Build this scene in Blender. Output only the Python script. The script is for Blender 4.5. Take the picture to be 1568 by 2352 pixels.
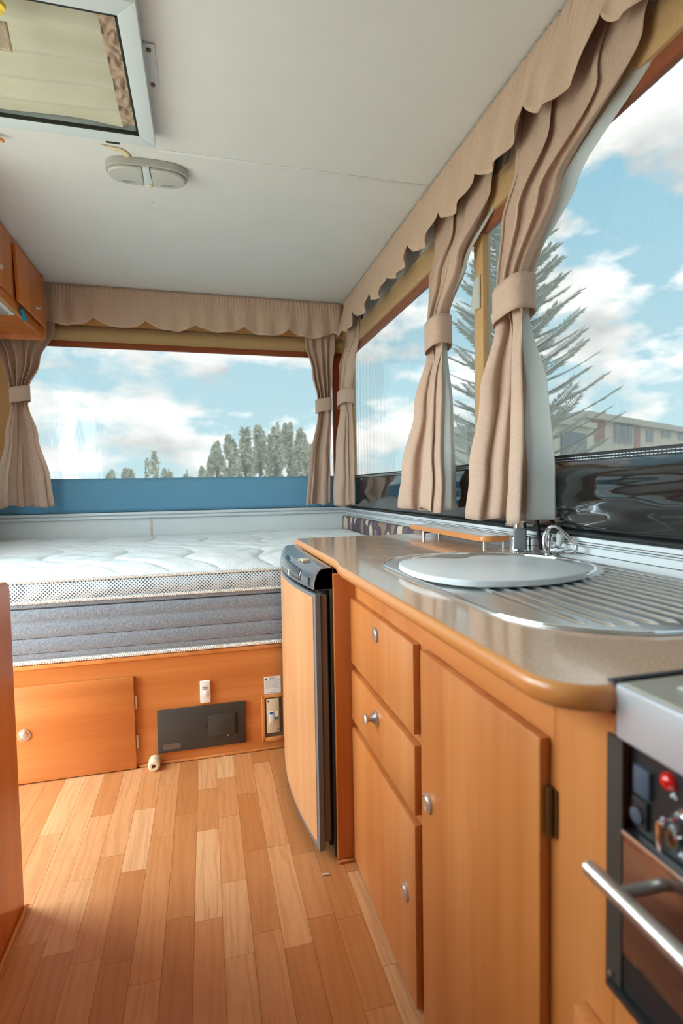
import bpy, bmesh, math, random
from mathutils import Vector, Matrix, noise

for _o in list(bpy.data.objects):
    bpy.data.objects.remove(_o, do_unlink=True)
SC = bpy.context.scene
COL = SC.collection
rnd = random.Random(7)
PI = math.pi

# ------------------------------------------------------------------ camera
CAM_H, YAW, PITCH, ROLL, FPX = 1.0698, 0.25174, -0.04621, -0.01719, 1218.4
_F = Vector((math.sin(YAW), math.cos(YAW), 0)); _R = Vector((math.cos(YAW), -math.sin(YAW), 0)); _U = Vector((0, 0, 1))
_F, _U = _F * math.cos(PITCH) + _U * math.sin(PITCH), _U * math.cos(PITCH) - _F * math.sin(PITCH)
_R, _U = _R * math.cos(ROLL) + _U * math.sin(ROLL), _U * math.cos(ROLL) - _R * math.sin(ROLL)
CAM = Vector((0, 0, CAM_H))
cd = bpy.data.cameras.new('camera'); cam = bpy.data.objects.new('camera', cd); COL.objects.link(cam)
cd.sensor_fit = 'VERTICAL'; cd.sensor_height = 36; cd.sensor_width = 24; cd.lens = FPX * 36 / 2352
cd.clip_start = 0.02; cd.clip_end = 600
cd.dof.use_dof = True; cd.dof.focus_distance = 1.9; cd.dof.aperture_fstop = 3.4
cam.matrix_world = Matrix(((_R.x, _U.x, -_F.x, 0), (_R.y, _U.y, -_F.y, 0), (_R.z, _U.z, -_F.z, CAM_H), (0, 0, 0, 1)))
SC.camera = cam

def ray(u, v):
    return _F + _R * ((u - 784) / FPX) - _U * ((v - 1176) / FPX)
def at(u, v, ax, val):
    """photo pixel -> point on the plane x/y/z = val"""
    d = ray(u, v); i = 'xyz'.index(ax)
    return CAM + d * ((val - CAM[i]) / d[i])

# ------------------------------------------------------------------ sky + exposure
SKY_STRENGTH = 20.0
SC.view_settings.view_transform = 'Standard'; SC.view_settings.look = 'None'
SC.view_settings.gamma = 1.0; SC.view_settings.use_curve_mapping = False
SC.view_settings.exposure = 0.18
def make_world():
    w = bpy.data.worlds.new('sky'); SC.world = w; w.use_nodes = True
    nt = w.node_tree; nt.nodes.clear(); N = nt.nodes.new; L = nt.links.new
    out = N('ShaderNodeOutputWorld'); bg = N('ShaderNodeBackground'); L(bg.outputs[0], out.inputs[0])
    tc = N('ShaderNodeTexCoord')
    mp = N('ShaderNodeMapping'); mp.inputs['Scale'].default_value = (1.0, 1.0, 2.3); mp.inputs['Location'].default_value = (3.1, 0.35, 0.1)
    L(tc.outputs['Generated'], mp.inputs[0])
    n1 = N('ShaderNodeTexNoise'); n1.inputs['Scale'].default_value = 5.2; n1.inputs['Detail'].default_value = 9; n1.inputs['Roughness'].default_value = .55
    L(mp.outputs[0], n1.inputs['Vector'])
    mask = N('ShaderNodeValToRGB'); mask.color_ramp.elements[0].position = .445; mask.color_ramp.elements[1].position = .54
    L(n1.outputs[0], mask.inputs[0])
    mp2 = N('ShaderNodeMapping'); mp2.inputs['Scale'].default_value = (1.0, 1.0, 2.3); mp2.inputs['Location'].default_value = (3.1, 0.35, 0.24)
    L(tc.outputs['Generated'], mp2.inputs[0])
    n2 = N('ShaderNodeTexNoise'); n2.inputs['Scale'].default_value = 5.2; n2.inputs['Detail'].default_value = 6; n2.inputs['Roughness'].default_value = .5
    L(mp2.outputs[0], n2.inputs['Vector'])
    cl = N('ShaderNodeValToRGB')
    cl.color_ramp.elements[0].position = .38; cl.color_ramp.elements[0].color = (.93, .92, .89, 1)
    cl.color_ramp.elements[1].position = .66; cl.color_ramp.elements[1].color = (.44, .46, .46, 1)
    L(n2.outputs[0], cl.inputs[0])
    sp = N('ShaderNodeSeparateXYZ'); L(tc.outputs['Generated'], sp.inputs[0])
    bl = N('ShaderNodeValToRGB')
    bl.color_ramp.elements[0].position = .0; bl.color_ramp.elements[0].color = (.42, .60, .64, 1)
    bl.color_ramp.elements[1].position = .55; bl.color_ramp.elements[1].color = (.16, .38, .52, 1)
    L(sp.outputs[2], bl.inputs[0])
    mx = N('ShaderNodeMix'); mx.data_type = 'RGBA'
    L(mask.outputs[0], mx.inputs[0]); L(bl.outputs[0], mx.inputs[6]); L(cl.outputs[0], mx.inputs[7])
    L(mx.outputs[2], bg.inputs[0]); bg.inputs[1].default_value = SKY_STRENGTH
make_world()

# ------------------------------------------------------------------ dimensions
XR, XL, YR, YF, ZC = 0.985, -1.25, 3.63, -1.75, 2.336     # walls and ceiling
ZB = 0.864                                                  # worktop
YB = 2.143                                                  # front of the bed base
XF, XD = 0.402, 0.386                                       # kitchen face frame / door fronts

# ------------------------------------------------------------------ materials
def srgb(r, g, b):
    f = lambda c: (c / 255 / 12.92) if c / 255 <= .04045 else ((c / 255 + .055) / 1.055) ** 2.4
    return (f(r), f(g), f(b), 1)
class NT:
    def __init__(s, name):
        s.m = bpy.data.materials.new(name); s.m.use_nodes = True; s.t = s.m.node_tree; s.t.nodes.clear()
        s.out = s.n('ShaderNodeOutputMaterial'); s.p = s.n('ShaderNodeBsdfPrincipled'); s.l(s.p.outputs[0], s.out.inputs[0])
    def n(s, k, **kw):
        x = s.t.nodes.new(k)
        for a, b in kw.items(): setattr(x, a, b)
        return x
    def l(s, a, b): s.t.links.new(a, b)
    def pos(s, scale=(1, 1, 1), obj=False):
        m = s.n('ShaderNodeMapping'); m.inputs['Scale'].default_value = scale
        s.l(s.n('ShaderNodeTexCoord').outputs['Object'] if obj else s.n('ShaderNodeNewGeometry').outputs['Position'], m.inputs[0]); return m.outputs[0]
    def noise(s, vec, scale, detail=4, rough=.5):
        x = s.n('ShaderNodeTexNoise'); x.inputs['Scale'].default_value = scale; x.inputs['Detail'].default_value = detail; x.inputs['Roughness'].default_value = rough
        if vec is not None: s.l(vec, x.inputs['Vector'])
        return x.outputs[0]
    def ramp(s, fac, stops):
        x = s.n('ShaderNodeValToRGB'); e = x.color_ramp.elements
        e[0].position, e[0].color = stops[0]; e[1].position, e[1].color = stops[-1]
        for p, c in stops[1:-1]:
            k = e.new(p); k.color = c
        s.l(fac, x.inputs[0]); return x.outputs[0]
    def mix(s, fac, a, b, mode='MIX'):
        x = s.n('ShaderNodeMix', data_type='RGBA', blend_type=mode)
        for sock, val in ((x.inputs[0], fac), (x.inputs[6], a), (x.inputs[7], b)):
            if hasattr(val, 'is_linked') or hasattr(val, 'node'): s.l(val, sock)
            else: sock.default_value = val
        return x.outputs[2]
    def bump(s, h, strength, dist=.001):
        x = s.n('ShaderNodeBump'); x.inputs['Strength'].default_value = strength; x.inputs['Distance'].default_value = dist
        s.l(h, x.inputs['Height']); s.l(x.outputs[0], s.p.inputs['Normal']); return x
    def set(s, **kw):
        for k, v in kw.items():
            k = k.replace('_', ' ')
            i = s.p.inputs[k]
            if hasattr(v, 'node'): s.l(v, i)
            else: i.default_value = v
        return s

def plain(name, col, rough=.5, metal=0, grain=0, gscale=200, var=.06, coat=0):
    t = NT(name); c = col
    nv = t.noise(t.pos(), 6, 5)
    d = tuple(x * (1 - var) for x in col[:3]) + (1,); l = tuple(min(1, x * (1 + var)) for x in col[:3]) + (1,)
    t.set(Base_Color=t.ramp(nv, [(.3, d), (.7, l)]), Roughness=rough, Metallic=metal)
    if coat: t.set(Coat_Weight=coat, Coat_Roughness=.08)
    if grain: t.bump(t.noise(t.pos(), gscale, 3), grain)
    return t.m

def wood(name, dark, mid, light, axis='z', rough=.38, coat=.12):
    t = NT(name)
    st = {'x': (.6, 14, 14), 'y': (14, .6, 14), 'z': (14, 14, .6)}[axis]
    fine = {'x': (3, 160, 160), 'y': (160, 3, 160), 'z': (160, 160, 3)}[axis]
    a = t.noise(t.pos(st), 1.0, 5, .55)
    b = t.noise(t.pos(fine), 1.0, 3, .6)
    c = t.ramp(a, [(.28, dark), (.5, mid), (.74, light)])
    c = t.mix(t.ramp(b, [(.30, (.30, .30, .30, 1)), (.55, (0, 0, 0, 1))]), c, dark)
    t.set(Base_Color=c, Roughness=rough, Coat_Weight=coat, Coat_Roughness=.2)
    t.bump(b, .08, .0005)
    return t.m

W_D, W_M, W_L = srgb(184, 105, 47), srgb(201, 123, 61), srgb(212, 140, 79)
M = {}
M['wood_v'] = wood('beech_vertical', W_D, W_M, W_L, 'z')
M['wood_h'] = wood('beech_horizontal', W_D, W_M, W_L, 'x')
M['wood_y'] = wood('beech_lengthwise', W_D, W_M, W_L, 'y')
M['wood_edge'] = wood('beech_edging', srgb(202, 122, 58), srgb(216, 142, 78), srgb(226, 158, 96), 'y', .3, .3)
M['wood_shaded'] = wood('beech_shaded', srgb(184, 96, 36), srgb(200, 112, 48), srgb(212, 128, 62), 'z', .4)  # beech with the shade of indirectly lit panels mixed into its colour
M['fridge_wood'] = wood('fridge_panel_wood', srgb(192, 130, 80), srgb(203, 145, 96), srgb(212, 157, 110), 'z', .42)

def floor_mat():
    t = NT('floor_strip')
    rn = t.n('ShaderNodeObjectInfo').outputs['Random']
    off = t.n('ShaderNodeVectorMath', operation='MULTIPLY_ADD')
    t.l(t.n('ShaderNodeNewGeometry').outputs['Position'], off.inputs[0]); off.inputs[1].default_value = (1, 1, 1)
    cmb = t.n('ShaderNodeCombineXYZ')
    mu = t.n('ShaderNodeMath', operation='MULTIPLY'); mu.inputs[1].default_value = 37.0; t.l(rn, mu.inputs[0])
    t.l(mu.outputs[0], cmb.inputs[0]); t.l(mu.outputs[0], cmb.inputs[1]); t.l(cmb.outputs[0], off.inputs[2])
    def mp(sc):
        m = t.n('ShaderNodeMapping'); m.inputs['Scale'].default_value = sc; t.l(off.outputs[0], m.inputs[0]); return m.outputs[0]
    base = t.ramp(rn, [(.0, srgb(192, 124, 70)), (.35, srgb(206, 140, 86)), (.7, srgb(214, 150, 96)), (1, srgb(230, 178, 128))])
    w = t.n('ShaderNodeTexWave', wave_type='BANDS', bands_direction='X')
    w.inputs['Scale'].default_value = 1.0; w.inputs['Distortion'].default_value = 16; w.inputs['Detail'].default_value = 4; w.inputs['Detail Scale'].default_value = 1.3
    t.l(mp((11, 1.1, 1)), w.inputs['Vector'])
    fine = t.noise(mp((330, 9, 1)), 1, 3, .65)
    c = t.mix(t.ramp(w.outputs[0], [(.45, (0, 0, 0, 1)), (.95, (.20, .20, .20, 1))]), base, srgb(158, 88, 40))
    c = t.mix(t.ramp(fine, [(.30, (.34, .34, .34, 1)), (.52, (0, 0, 0, 1))]), c, srgb(170, 100, 52))
    t.set(Base_Color=c, Roughness=t.ramp(fine, [(.3, (.42,) * 3 + (1,)), (.7, (.30,) * 3 + (1,))]), Coat_Weight=.15, Coat_Roughness=.25)
    t.bump(fine, .10, .0004)
    return t.m
M['floor'] = floor_mat()
M['subfloor'] = plain('subfloor', srgb(140, 82, 42), .7)
M['ceiling'] = plain('ceiling_vinyl', srgb(224, 225, 225), .55, grain=.12, gscale=260, var=.02)
M['white_wall'] = plain('white_wall_panel', srgb(222, 226, 226), .4, var=.02)
M['alu'] = plain('white_aluminium', srgb(206, 216, 222), .32, var=.02)
M['track'] = plain('track_white', srgb(216, 222, 224), .3, var=.02)
M['line_dark'] = plain('dark_line', srgb(52, 52, 56), .6)
M['rubber'] = plain('black_rubber', srgb(26, 28, 30), .45)
M['black'] = plain('black_plastic', srgb(36, 36, 36), .42, grain=.1, gscale=500)
M['charcoal'] = plain('charcoal_plastic', srgb(60, 57, 52), .5, grain=.15, gscale=700)
M['grey_plastic'] = plain('grey_plastic', srgb(112, 114, 118), .34)
M['dark_grey'] = plain('dark_grey_plastic', srgb(84, 88, 94), .26, coat=.4)
M['dark_side'] = plain('dark_liner', srgb(104, 90, 80), .5)
M['steel'] = plain('stainless_brushed', (.62, .62, .61, 1), .3, 1.0, var=.03)
M['steel_dull'] = plain('stainless_fascia', (.50, .51, .53, 1), .42, .35, var=.03)
M['chrome'] = plain('chrome', (.82, .83, .84, 1), .07, 1.0, var=.01)
M['satin'] = plain('satin_nickel', (.66, .64, .60, 1), .33, .9, var=.02)
M['brass'] = plain('dark_brass', srgb(120, 90, 56), .4, .7)
M['white_plastic'] = plain('white_plastic', srgb(236, 232, 224), .35, var=.02)
M['board'] = plain('white_cutting_board', srgb(224, 228, 230), .32, var=.02)
M['cream'] = plain('cream_rubber', srgb(226, 210, 174), .5)
M['beige'] = plain('beige_plastic', srgb(214, 194, 162), .5)
M['paper'] = plain('paper', srgb(228, 230, 226), .6, var=.02)
M['ink'] = plain('ink', srgb(40, 38, 40), .7)
M['grey_ink'] = plain('grey_ink', srgb(150, 150, 150), .7)
M['blue_ink'] = plain('blue_print', srgb(20, 92, 170), .5)
M['teal'] = plain('teal_plastic', srgb(14, 128, 150), .35)
M['red'] = plain('red_lens', srgb(214, 20, 16), .15, coat=.6)
M['white_ink'] = plain('white_print', srgb(210, 220, 226), .5)
M['button'] = plain('button_blue_grey', srgb(70, 82, 98), .4)
M['oven_glass'] = plain('bronze_oven_glass', srgb(96, 70, 60), .12, .55, coat=.6)
M['hob'] = plain('hob_top', srgb(176, 164, 146), .28, .35)
M['cream_curtain'] = plain('cream_lining', srgb(212, 206, 190), .8, grain=.1, gscale=900)
M['yellow'] = plain('yellow_petals', srgb(222, 190, 70), .7)

def laminate():
    t = NT('worktop_laminate')
    a = t.noise(t.pos(), 420, 2, .6); b = t.noise(t.pos(), 9, 4)
    c = t.ramp(a, [(.35, srgb(198, 158, 130)), (.5, srgb(213, 177, 150)), (.66, srgb(226, 196, 171))])
    t.set(Base_Color=c, Roughness=t.ramp(b, [(.3, (.10,) * 3 + (1,)), (.7, (.16,) * 3 + (1,))]), Coat_Weight=.35, Coat_Roughness=.05)
    return t.m
M['laminate'] = laminate()

def fabric(name, dark, light, transl=.0, sheen=.2, thread=900, tint=None):
    t = NT(name)
    a = t.noise(t.pos((thread, thread, 60)), 1, 2); b = t.noise(t.pos((70, 70, thread)), 1, 2)
    mx = t.mix(.5, a, b)
    big = t.noise(t.pos(), 5, 3)
    c = t.ramp(mx, [(.36, dark), (.62, light)])
    t.set(Base_Color=c, Roughness=.85, Sheen_Weight=sheen)
    t.bump(mx, .25, .0006)
    if transl:
        tr = t.n('ShaderNodeBsdfTranslucent'); tr.inputs[0].default_value = tint or light
        ms = t.n('ShaderNodeMixShader'); ms.inputs[0].default_value = transl
        t.l(t.p.outputs[0], ms.inputs[1]); t.l(tr.outputs[0], ms.inputs[2]); t.l(ms.outputs[0], t.out.inputs[0])
    return t.m
M['curtain'] = fabric('tan_curtain', srgb(204, 172, 148), srgb(228, 201, 181), .28, tint=srgb(216, 172, 134))
M['valance'] = fabric('tan_valance', srgb(196, 163, 138), srgb(218, 188, 165), .08)
M['lining'] = fabric('white_lining', srgb(226, 226, 220), srgb(240, 241, 238), .62, tint=srgb(240, 244, 244))
M['tan_canvas'] = fabric('tan_canvas', srgb(178, 142, 96), srgb(196, 160, 112), .12, tint=srgb(206, 160, 100))
M['brown_canvas'] = fabric('brown_canvas', srgb(126, 62, 30), srgb(146, 78, 40), .10, tint=srgb(190, 84, 30))
M['blue_canvas'] = fabric('blue_canvas', srgb(98, 144, 168), srgb(112, 158, 180), .14, tint=srgb(110, 170, 196))
def quilt():
    t = NT('quilted_knit'); a = t.noise(t.pos(), 190, 3, .6)
    t.set(Base_Color=t.ramp(a, [(.3, srgb(206, 210, 210)), (.55, srgb(232, 234, 232))]), Roughness=.9, Sheen_Weight=.2)
    t.bump(a, .6, .003); return t.m
M['mattress_top'] = quilt()
M['cord'] = fabric('white_cord', srgb(206, 204, 196), srgb(236, 234, 226), 0, .2, 300)

def heather():
    t = NT('heather_grey')
    a = t.noise(t.pos((800, 800, 110)), 1, 3, .6)
    t.set(Base_Color=t.ramp(a, [(.32, srgb(92, 97, 106)), (.5, srgb(126, 132, 141)), (.68, srgb(162, 169, 176))]), Roughness=.9, Sheen_Weight=.2)
    t.bump(a, .15, .0005); return t.m
M['heather'] = heather()
def airmesh():
    t = NT('air_mesh')
    sp = t.n('ShaderNodeSeparateXYZ'); t.l(t.n('ShaderNodeNewGeometry').outputs['Position'], sp.inputs[0])
    def mth(op, a, b=None):
        x = t.n('ShaderNodeMath', operation=op)
        for i, v in enumerate((a, b)):
            if v is None: continue
            if hasattr(v, 'node'): t.l(v, x.inputs[i])
            else: x.inputs[i].default_value = v
        return x.outputs[0]
    k = 2 * PI / .0135
    u = mth('ADD', mth('MULTIPLY', sp.outputs[0], k), mth('MULTIPLY', sp.outputs[2], k))
    v = mth('SUBTRACT', mth('MULTIPLY', sp.outputs[0], k), mth('MULTIPLY', sp.outputs[2], k))
    h = mth('ADD', mth('COSINE', u), mth('COSINE', v))
    h = mth('ADD', mth('MULTIPLY', h, .25), .5)
    t.set(Base_Color=t.ramp(h, [(.62, srgb(206, 214, 218)), (.74, srgb(66, 76, 88))]), Roughness=.8)
    t.bump(h, -.5, .002); return t.m
M['airmesh'] = airmesh()
def patterned():
    t = NT('leaf_pattern_fabric')
    v = t.n('ShaderNodeTexVoronoi', feature='F1'); v.inputs['Scale'].default_value = 1.0; v.inputs['Randomness'].default_value = .8
    t.l(t.pos((18, 24, 13)), v.inputs['Vector'])
    sp = t.n('ShaderNodeSeparateColor'); t.l(v.outputs['Color'], sp.inputs[0])
    c = t.ramp(sp.outputs[0], [(.0, srgb(88, 74, 84)), (.3, srgb(110, 92, 98)), (.45, srgb(206, 190, 170)), (.62, srgb(150, 124, 106)), (.8, srgb(96, 82, 92)), (1, srgb(216, 204, 186))])
    [setattr(n.color_ramp, 'interpolation', 'CONSTANT') for n in t.t.nodes if n.type == 'VALTORGB']
    t.set(Base_Color=c, Roughness=.9); return t.m
M['patterned'] = patterned()
def woven():
    t = NT('woven_straw')
    ck = t.n('ShaderNodeTexBrick'); ck.inputs['Scale'].default_value = 90; ck.inputs['Color1'].default_value = srgb(196, 178, 158); ck.inputs['Color2'].default_value = srgb(180, 160, 140); ck.inputs['Mortar'].default_value = srgb(130, 112, 96)
    t.l(t.pos(), ck.inputs['Vector']); t.set(Base_Color=ck.outputs[0], Roughness=.9); return t.m
M['woven'] = woven()

def black_vinyl():
    t = NT('black_vinyl')
    a = t.noise(t.pos((1, .6, 1.4)), 9, 3, .5)
    t.set(Base_Color=t.ramp(t.noise(t.pos(), 3, 3), [(.3, srgb(22, 25, 27)), (.7, srgb(44, 46, 46))]), Roughness=.09, Coat_Weight=.8, Coat_Roughness=.04)
    t.bump(a, .2, .02); return t.m
M['black_vinyl'] = black_vinyl()

def vinyl_pane(name, tint, haze=.10, wav=.35):
    """clear vinyl sheet: tint sets how much light passes, scatters a little, reflects a little"""
    t = NT(name); t.t.nodes.remove(t.p)
    wv = t.noise(t.pos((2.2, 2.2, .5)), 5, 3, .5)
    bp = t.n('ShaderNodeBump'); bp.inputs['Strength'].default_value = wav; bp.inputs['Distance'].default_value = .01; t.l(wv, bp.inputs['Height'])
    tr = t.n('ShaderNodeBsdfTransparent'); tr.inputs[0].default_value = tint
    tl = t.n('ShaderNodeBsdfTranslucent'); tl.inputs[0].default_value = (.85, .86, .83, 1)
    m1 = t.n('ShaderNodeMixShader'); m1.inputs[0].default_value = haze; t.l(tr.outputs[0], m1.inputs[1]); t.l(tl.outputs[0], m1.inputs[2])
    gl = t.n('ShaderNodeBsdfGlossy'); gl.inputs['Roughness'].default_value = .06; t.l(bp.outputs[0], gl.inputs['Normal'])
    lw = t.n('ShaderNodeLayerWeight'); lw.inputs[0].default_value = .5; t.l(bp.outputs[0], lw.inputs['Normal'])
    pw = t.n('ShaderNodeMath', operation='POWER'); pw.inputs[1].default_value = 5; t.l(lw.outputs['Facing'], pw.inputs[0])
    fr = t.n('ShaderNodeMath', operation='MULTIPLY_ADD'); fr.inputs[1].default_value = .96; fr.inputs[2].default_value = .035; t.l(pw.outputs[0], fr.inputs[0])
    m2 = t.n('ShaderNodeMixShader'); t.l(fr.outputs[0], m2.inputs[0]); t.l(m1.outputs[0], m2.inputs[1]); t.l(gl.outputs[0], m2.inputs[2])
    t.l(m2.outputs[0], t.out.inputs[0]); return t.m
M['pane_rear'] = vinyl_pane('dimmed_vinyl_rear', (.054, .0548, .0546, 1), .015, .10)  # tint made very dark to level the bright sky with the room
M['pane_side'] = vinyl_pane('dimmed_vinyl_side', (.055, .0556, .0552, 1), .015)  # same darkened tint, evens out sky and room brightness
M['pane_open'] = vinyl_pane('clear_vinyl', (.85, .855, .85, 1), .04)
M['pane_door'] = vinyl_pane('clear_acrylic', (.93, .95, .94, 1), .02, .0)
def lens():
    t = NT('frosted_lens')
    t.set(Base_Color=srgb(214, 214, 210), Roughness=.25, Transmission_Weight=.25, Coat_Weight=.4)
    v = t.n('ShaderNodeTexVoronoi'); v.inputs['Scale'].default_value = 260; t.l(t.pos(), v.inputs['Vector']); t.bump(v.outputs[0], .25, .001); return t.m
M['lens'] = lens()

def outdoors(name, a, b, scale=1.5):
    t = NT(name); t.set(Base_Color=t.ramp(t.noise(t.pos(), scale, 5), [(.3, a), (.7, b)]), Roughness=.9); return t.m
M['ground'] = outdoors('pale_bounce_ground', srgb(168, 160, 138), srgb(196, 186, 164), .4)  # unseen ground, kept pale to bounce daylight up to the ceiling
M['leaf'] = outdoors('hazed_leaves', srgb(206, 206, 184), srgb(236, 234, 214), .8)  # distance haze put into the leaf colour as paler tones
M['pine'] = outdoors('hazed_pine_needles', srgb(160, 168, 158), srgb(200, 206, 194), .8)  # needle colour lightened to carry the haze
M['bark'] = outdoors('bark', srgb(96, 80, 64), srgb(128, 110, 92))
M['render'] = outdoors('pale_render', srgb(206, 198, 182), srgb(220, 212, 196), .2)
M['roofing'] = outdoors('roof_slab', srgb(190, 184, 172), srgb(206, 200, 188), .2)
M['dark_glass'] = plain('building_glass', srgb(78, 88, 94), .1, .3)
M['red_door'] = plain('brown_red_panel', srgb(160, 104, 82), .5)

# ------------------------------------------------------------------ geometry helpers
WL = {}
def _mesh(name, bm, mat, origin, smooth=35):
    bm.transform(Matrix.Translation(-origin))
    me = bpy.data.meshes.new(name); bm.to_mesh(me); bm.free()
    if mat is not None: me.materials.append(mat)
    if smooth:
        me.shade_smooth(); me.set_sharp_from_angle(angle=math.radians(smooth))
    return me
class B:
    def __init__(s): s.bm = bmesh.new()
    def _join(s, t):
        me = bpy.data.meshes.new('tmp'); t.to_mesh(me); t.free(); s.bm.from_mesh(me); bpy.data.meshes.remove(me); return s
    def box(s, x0, x1, y0, y1, z0, z1, bev=0, seg=2, mat=None):
        t = bmesh.new(); bmesh.ops.create_cube(t, size=1)
        m = Matrix.Translation(((x0 + x1) / 2, (y0 + y1) / 2, (z0 + z1) / 2)) @ Matrix.Diagonal((abs(x1 - x0), abs(y1 - y0), abs(z1 - z0), 1))
        t.transform(m)
        if bev: bmesh.ops.bevel(t, geom=t.edges[:], offset=bev, segments=seg, affect='EDGES', profile=.5)
        if mat is not None: t.transform(mat)
        return s._join(t)
    def prism(s, poly, lo, hi, fn=lambda a, b, c: (a, b, c), bev=0, seg=3, both=True):
        """poly: list of (a,b); extruded from c=lo to c=hi; fn maps (a,b,c) to xyz"""
        t = bmesh.new(); n = len(poly)
        A = [t.verts.new(fn(a, b, lo)) for a, b in poly]; C = [t.verts.new(fn(a, b, hi)) for a, b in poly]
        fa = t.faces.new(A[::-1]); fc = t.faces.new(C)
        for i in range(n): t.faces.new((A[i], A[(i + 1) % n], C[(i + 1) % n], C[i]))
        bmesh.ops.recalc_face_normals(t, faces=t.faces[:])
        if bev:
            e = list(fc.edges) + (list(fa.edges) if both else [])
            bmesh.ops.bevel(t, geom=e, offset=bev, segments=seg, affect='EDGES', profile=.5)
        return s._join(t)
    def tube(s, pts, r, n=12, caps=True, closed=False):
        pts = [Vector(p) for p in pts]; m = len(pts); rs = r if isinstance(r, (list, tuple)) else [r] * m
        t = bmesh.new(); rings = []; up = None
        for i, p in enumerate(pts):
            if closed: d = (pts[(i + 1) % m] - pts[i - 1]).normalized()
            else: d = (pts[min(i + 1, m - 1)] - pts[max(i - 1, 0)]).normalized()
            if up is None:
                up = Vector((0, 0, 1)) if abs(d.z) < .9 else Vector((1, 0, 0))
            a = (up - d * up.dot(d)).normalized(); b = d.cross(a); up = a
            rings.append([t.verts.new(p + (a * math.cos(2 * PI * k / n) + b * math.sin(2 * PI * k / n)) * rs[i]) for k in range(n)])
        for i in range(m if closed else m - 1):
            q0, q1 = rings[i], rings[(i + 1) % m]
            for k in range(n): t.faces.new((q0[k], q0[(k + 1) % n], q1[(k + 1) % n], q1[k]))
        if caps and not closed: t.faces.new(rings[0][::-1]); t.faces.new(rings[-1])
        bmesh.ops.recalc_face_normals(t, faces=t.faces[:])
        return s._join(t)
    def lathe(s, prof, org, axis, n=28):
        """prof: (radius, height along axis) list"""
        axis = Vector(axis).normalized(); u = axis.orthogonal().normalized(); v = axis.cross(u); org = Vector(org)
        t = bmesh.new(); rings = []
        for r, h in prof:
            c = org + axis * h
            rings.append([t.verts.new(c)] if r <= 1e-6 else [t.verts.new(c + (u * math.cos(2 * PI * k / n) + v * math.sin(2 * PI * k / n)) * r) for k in range(n)])
        for a, b in zip(rings, rings[1:]):
            for k in range(n):
                k2 = (k + 1) % n
                if len(a) == 1 and len(b) == 1: continue
                if len(a) == 1: t.faces.new((a[0], b[k], b[k2]))
                elif len(b) == 1: t.faces.new((a[k], a[k2], b[0]))
                else: t.faces.new((a[k], a[k2], b[k2], b[k]))
        if len(rings[0]) > 1: t.faces.new(rings[0][::-1])
        if len(rings[-1]) > 1: t.faces.new(rings[-1])
        bmesh.ops.recalc_face_normals(t, faces=t.faces[:])
        return s._join(t)
    def grid(s, fn, nu, nv, closed=False):
        t = bmesh.new()
        P = [[t.verts.new(fn(i / (nu if closed else nu - 1), j / (nv - 1))) for j in range(nv)] for i in range(nu)]
        for i in range(nu if closed else nu - 1):
            for j in range(nv - 1):
                t.faces.new((P[i][j], P[(i + 1) % nu][j], P[(i + 1) % nu][j + 1], P[i][j + 1]))
        return s._join(t)
    def text(s, body, size, M4, ext=.0003):
        c = bpy.data.curves.new('t', 'FONT'); c.body = body; c.size = size; c.extrude = ext; c.align_x = 'CENTER'; c.align_y = 'CENTER'
        o = bpy.data.objects.new('t', c); me = bpy.data.meshes.new_from_object(o)
        me.transform(M4); s.bm.from_mesh(me); bpy.data.meshes.remove(me); bpy.data.objects.remove(o); bpy.data.curves.remove(c); return s
    def xform(s, M4): s.bm.transform(M4); return s
    def obj(s, name, mat, parent=None, smooth=35, label=None, cat=None, group=None, kind=None, solid=0):
        s.bm.verts.ensure_lookup_table()
        if parent is not None: org = WL[parent]
        else:
            vs = [v.co for v in s.bm.verts]
            lo = [min(v[i] for v in vs) for i in range(3)]; hi = [max(v[i] for v in vs) for i in range(3)]
            org = Vector(((lo[0] + hi[0]) / 2, (lo[1] + hi[1]) / 2, lo[2]))
        o = bpy.data.objects.new(name, _mesh(name, s.bm, mat if not isinstance(mat, str) else M[mat], org, smooth)); COL.objects.link(o)
        if parent is not None: o.parent = parent
        else: o.location = org
        WL[o] = org
        if solid:
            md = o.modifiers.new('thickness', 'SOLIDIFY'); md.thickness = solid; md.offset = 0
        return tag(o, label, cat, group, kind)
def tag(o, label=None, cat=None, group=None, kind=None):
    for k, v in (('label', label), ('category', cat), ('group', group), ('kind', kind)):
        if v: o[k] = v
    return o
def thing(name, loc, label, cat, group=None, kind=None):
    o = bpy.data.objects.new(name, None); COL.objects.link(o); o.location = loc; o.empty_display_size = .05
    WL[o] = Vector(loc); return tag(o, label, cat, group, kind)
def sm(x):
    x = max(0., min(1., x)); return x * x * (3 - 2 * x)
def interp(tab, x):
    """tab sorted by key ascending: (key, values...)"""
    if x <= tab[0][0]: return tab[0][1:]
    for a, b in zip(tab, tab[1:]):
        if x <= b[0]:
            t = sm((x - a[0]) / (b[0] - a[0])); return tuple(p + (q - p) * t for p, q in zip(a[1:], b[1:]))
    return tab[-1][1:]
def nz(x, y=0., z=0.): return noise.noise(Vector((x, y, z)))
def rrect(x0, x1, y0, y1, rads, n=10):
    """rounded rectangle, rads for corners (x0y0, x1y0, x1y1, x0y1), CCW"""
    out = []
    for (cx, cy, sx, sy, a0), r in zip(((x0, y0, 1, 1, PI), (x1, y0, -1, 1, 1.5 * PI), (x1, y1, -1, -1, 0), (x0, y1, 1, -1, .5 * PI)), rads):
        for k in range(n + 1):
            a = a0 + k / n * PI / 2
            out.append((cx + sx * r + math.cos(a) * r, cy + sy * r + math.sin(a) * r))
    return out
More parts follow.
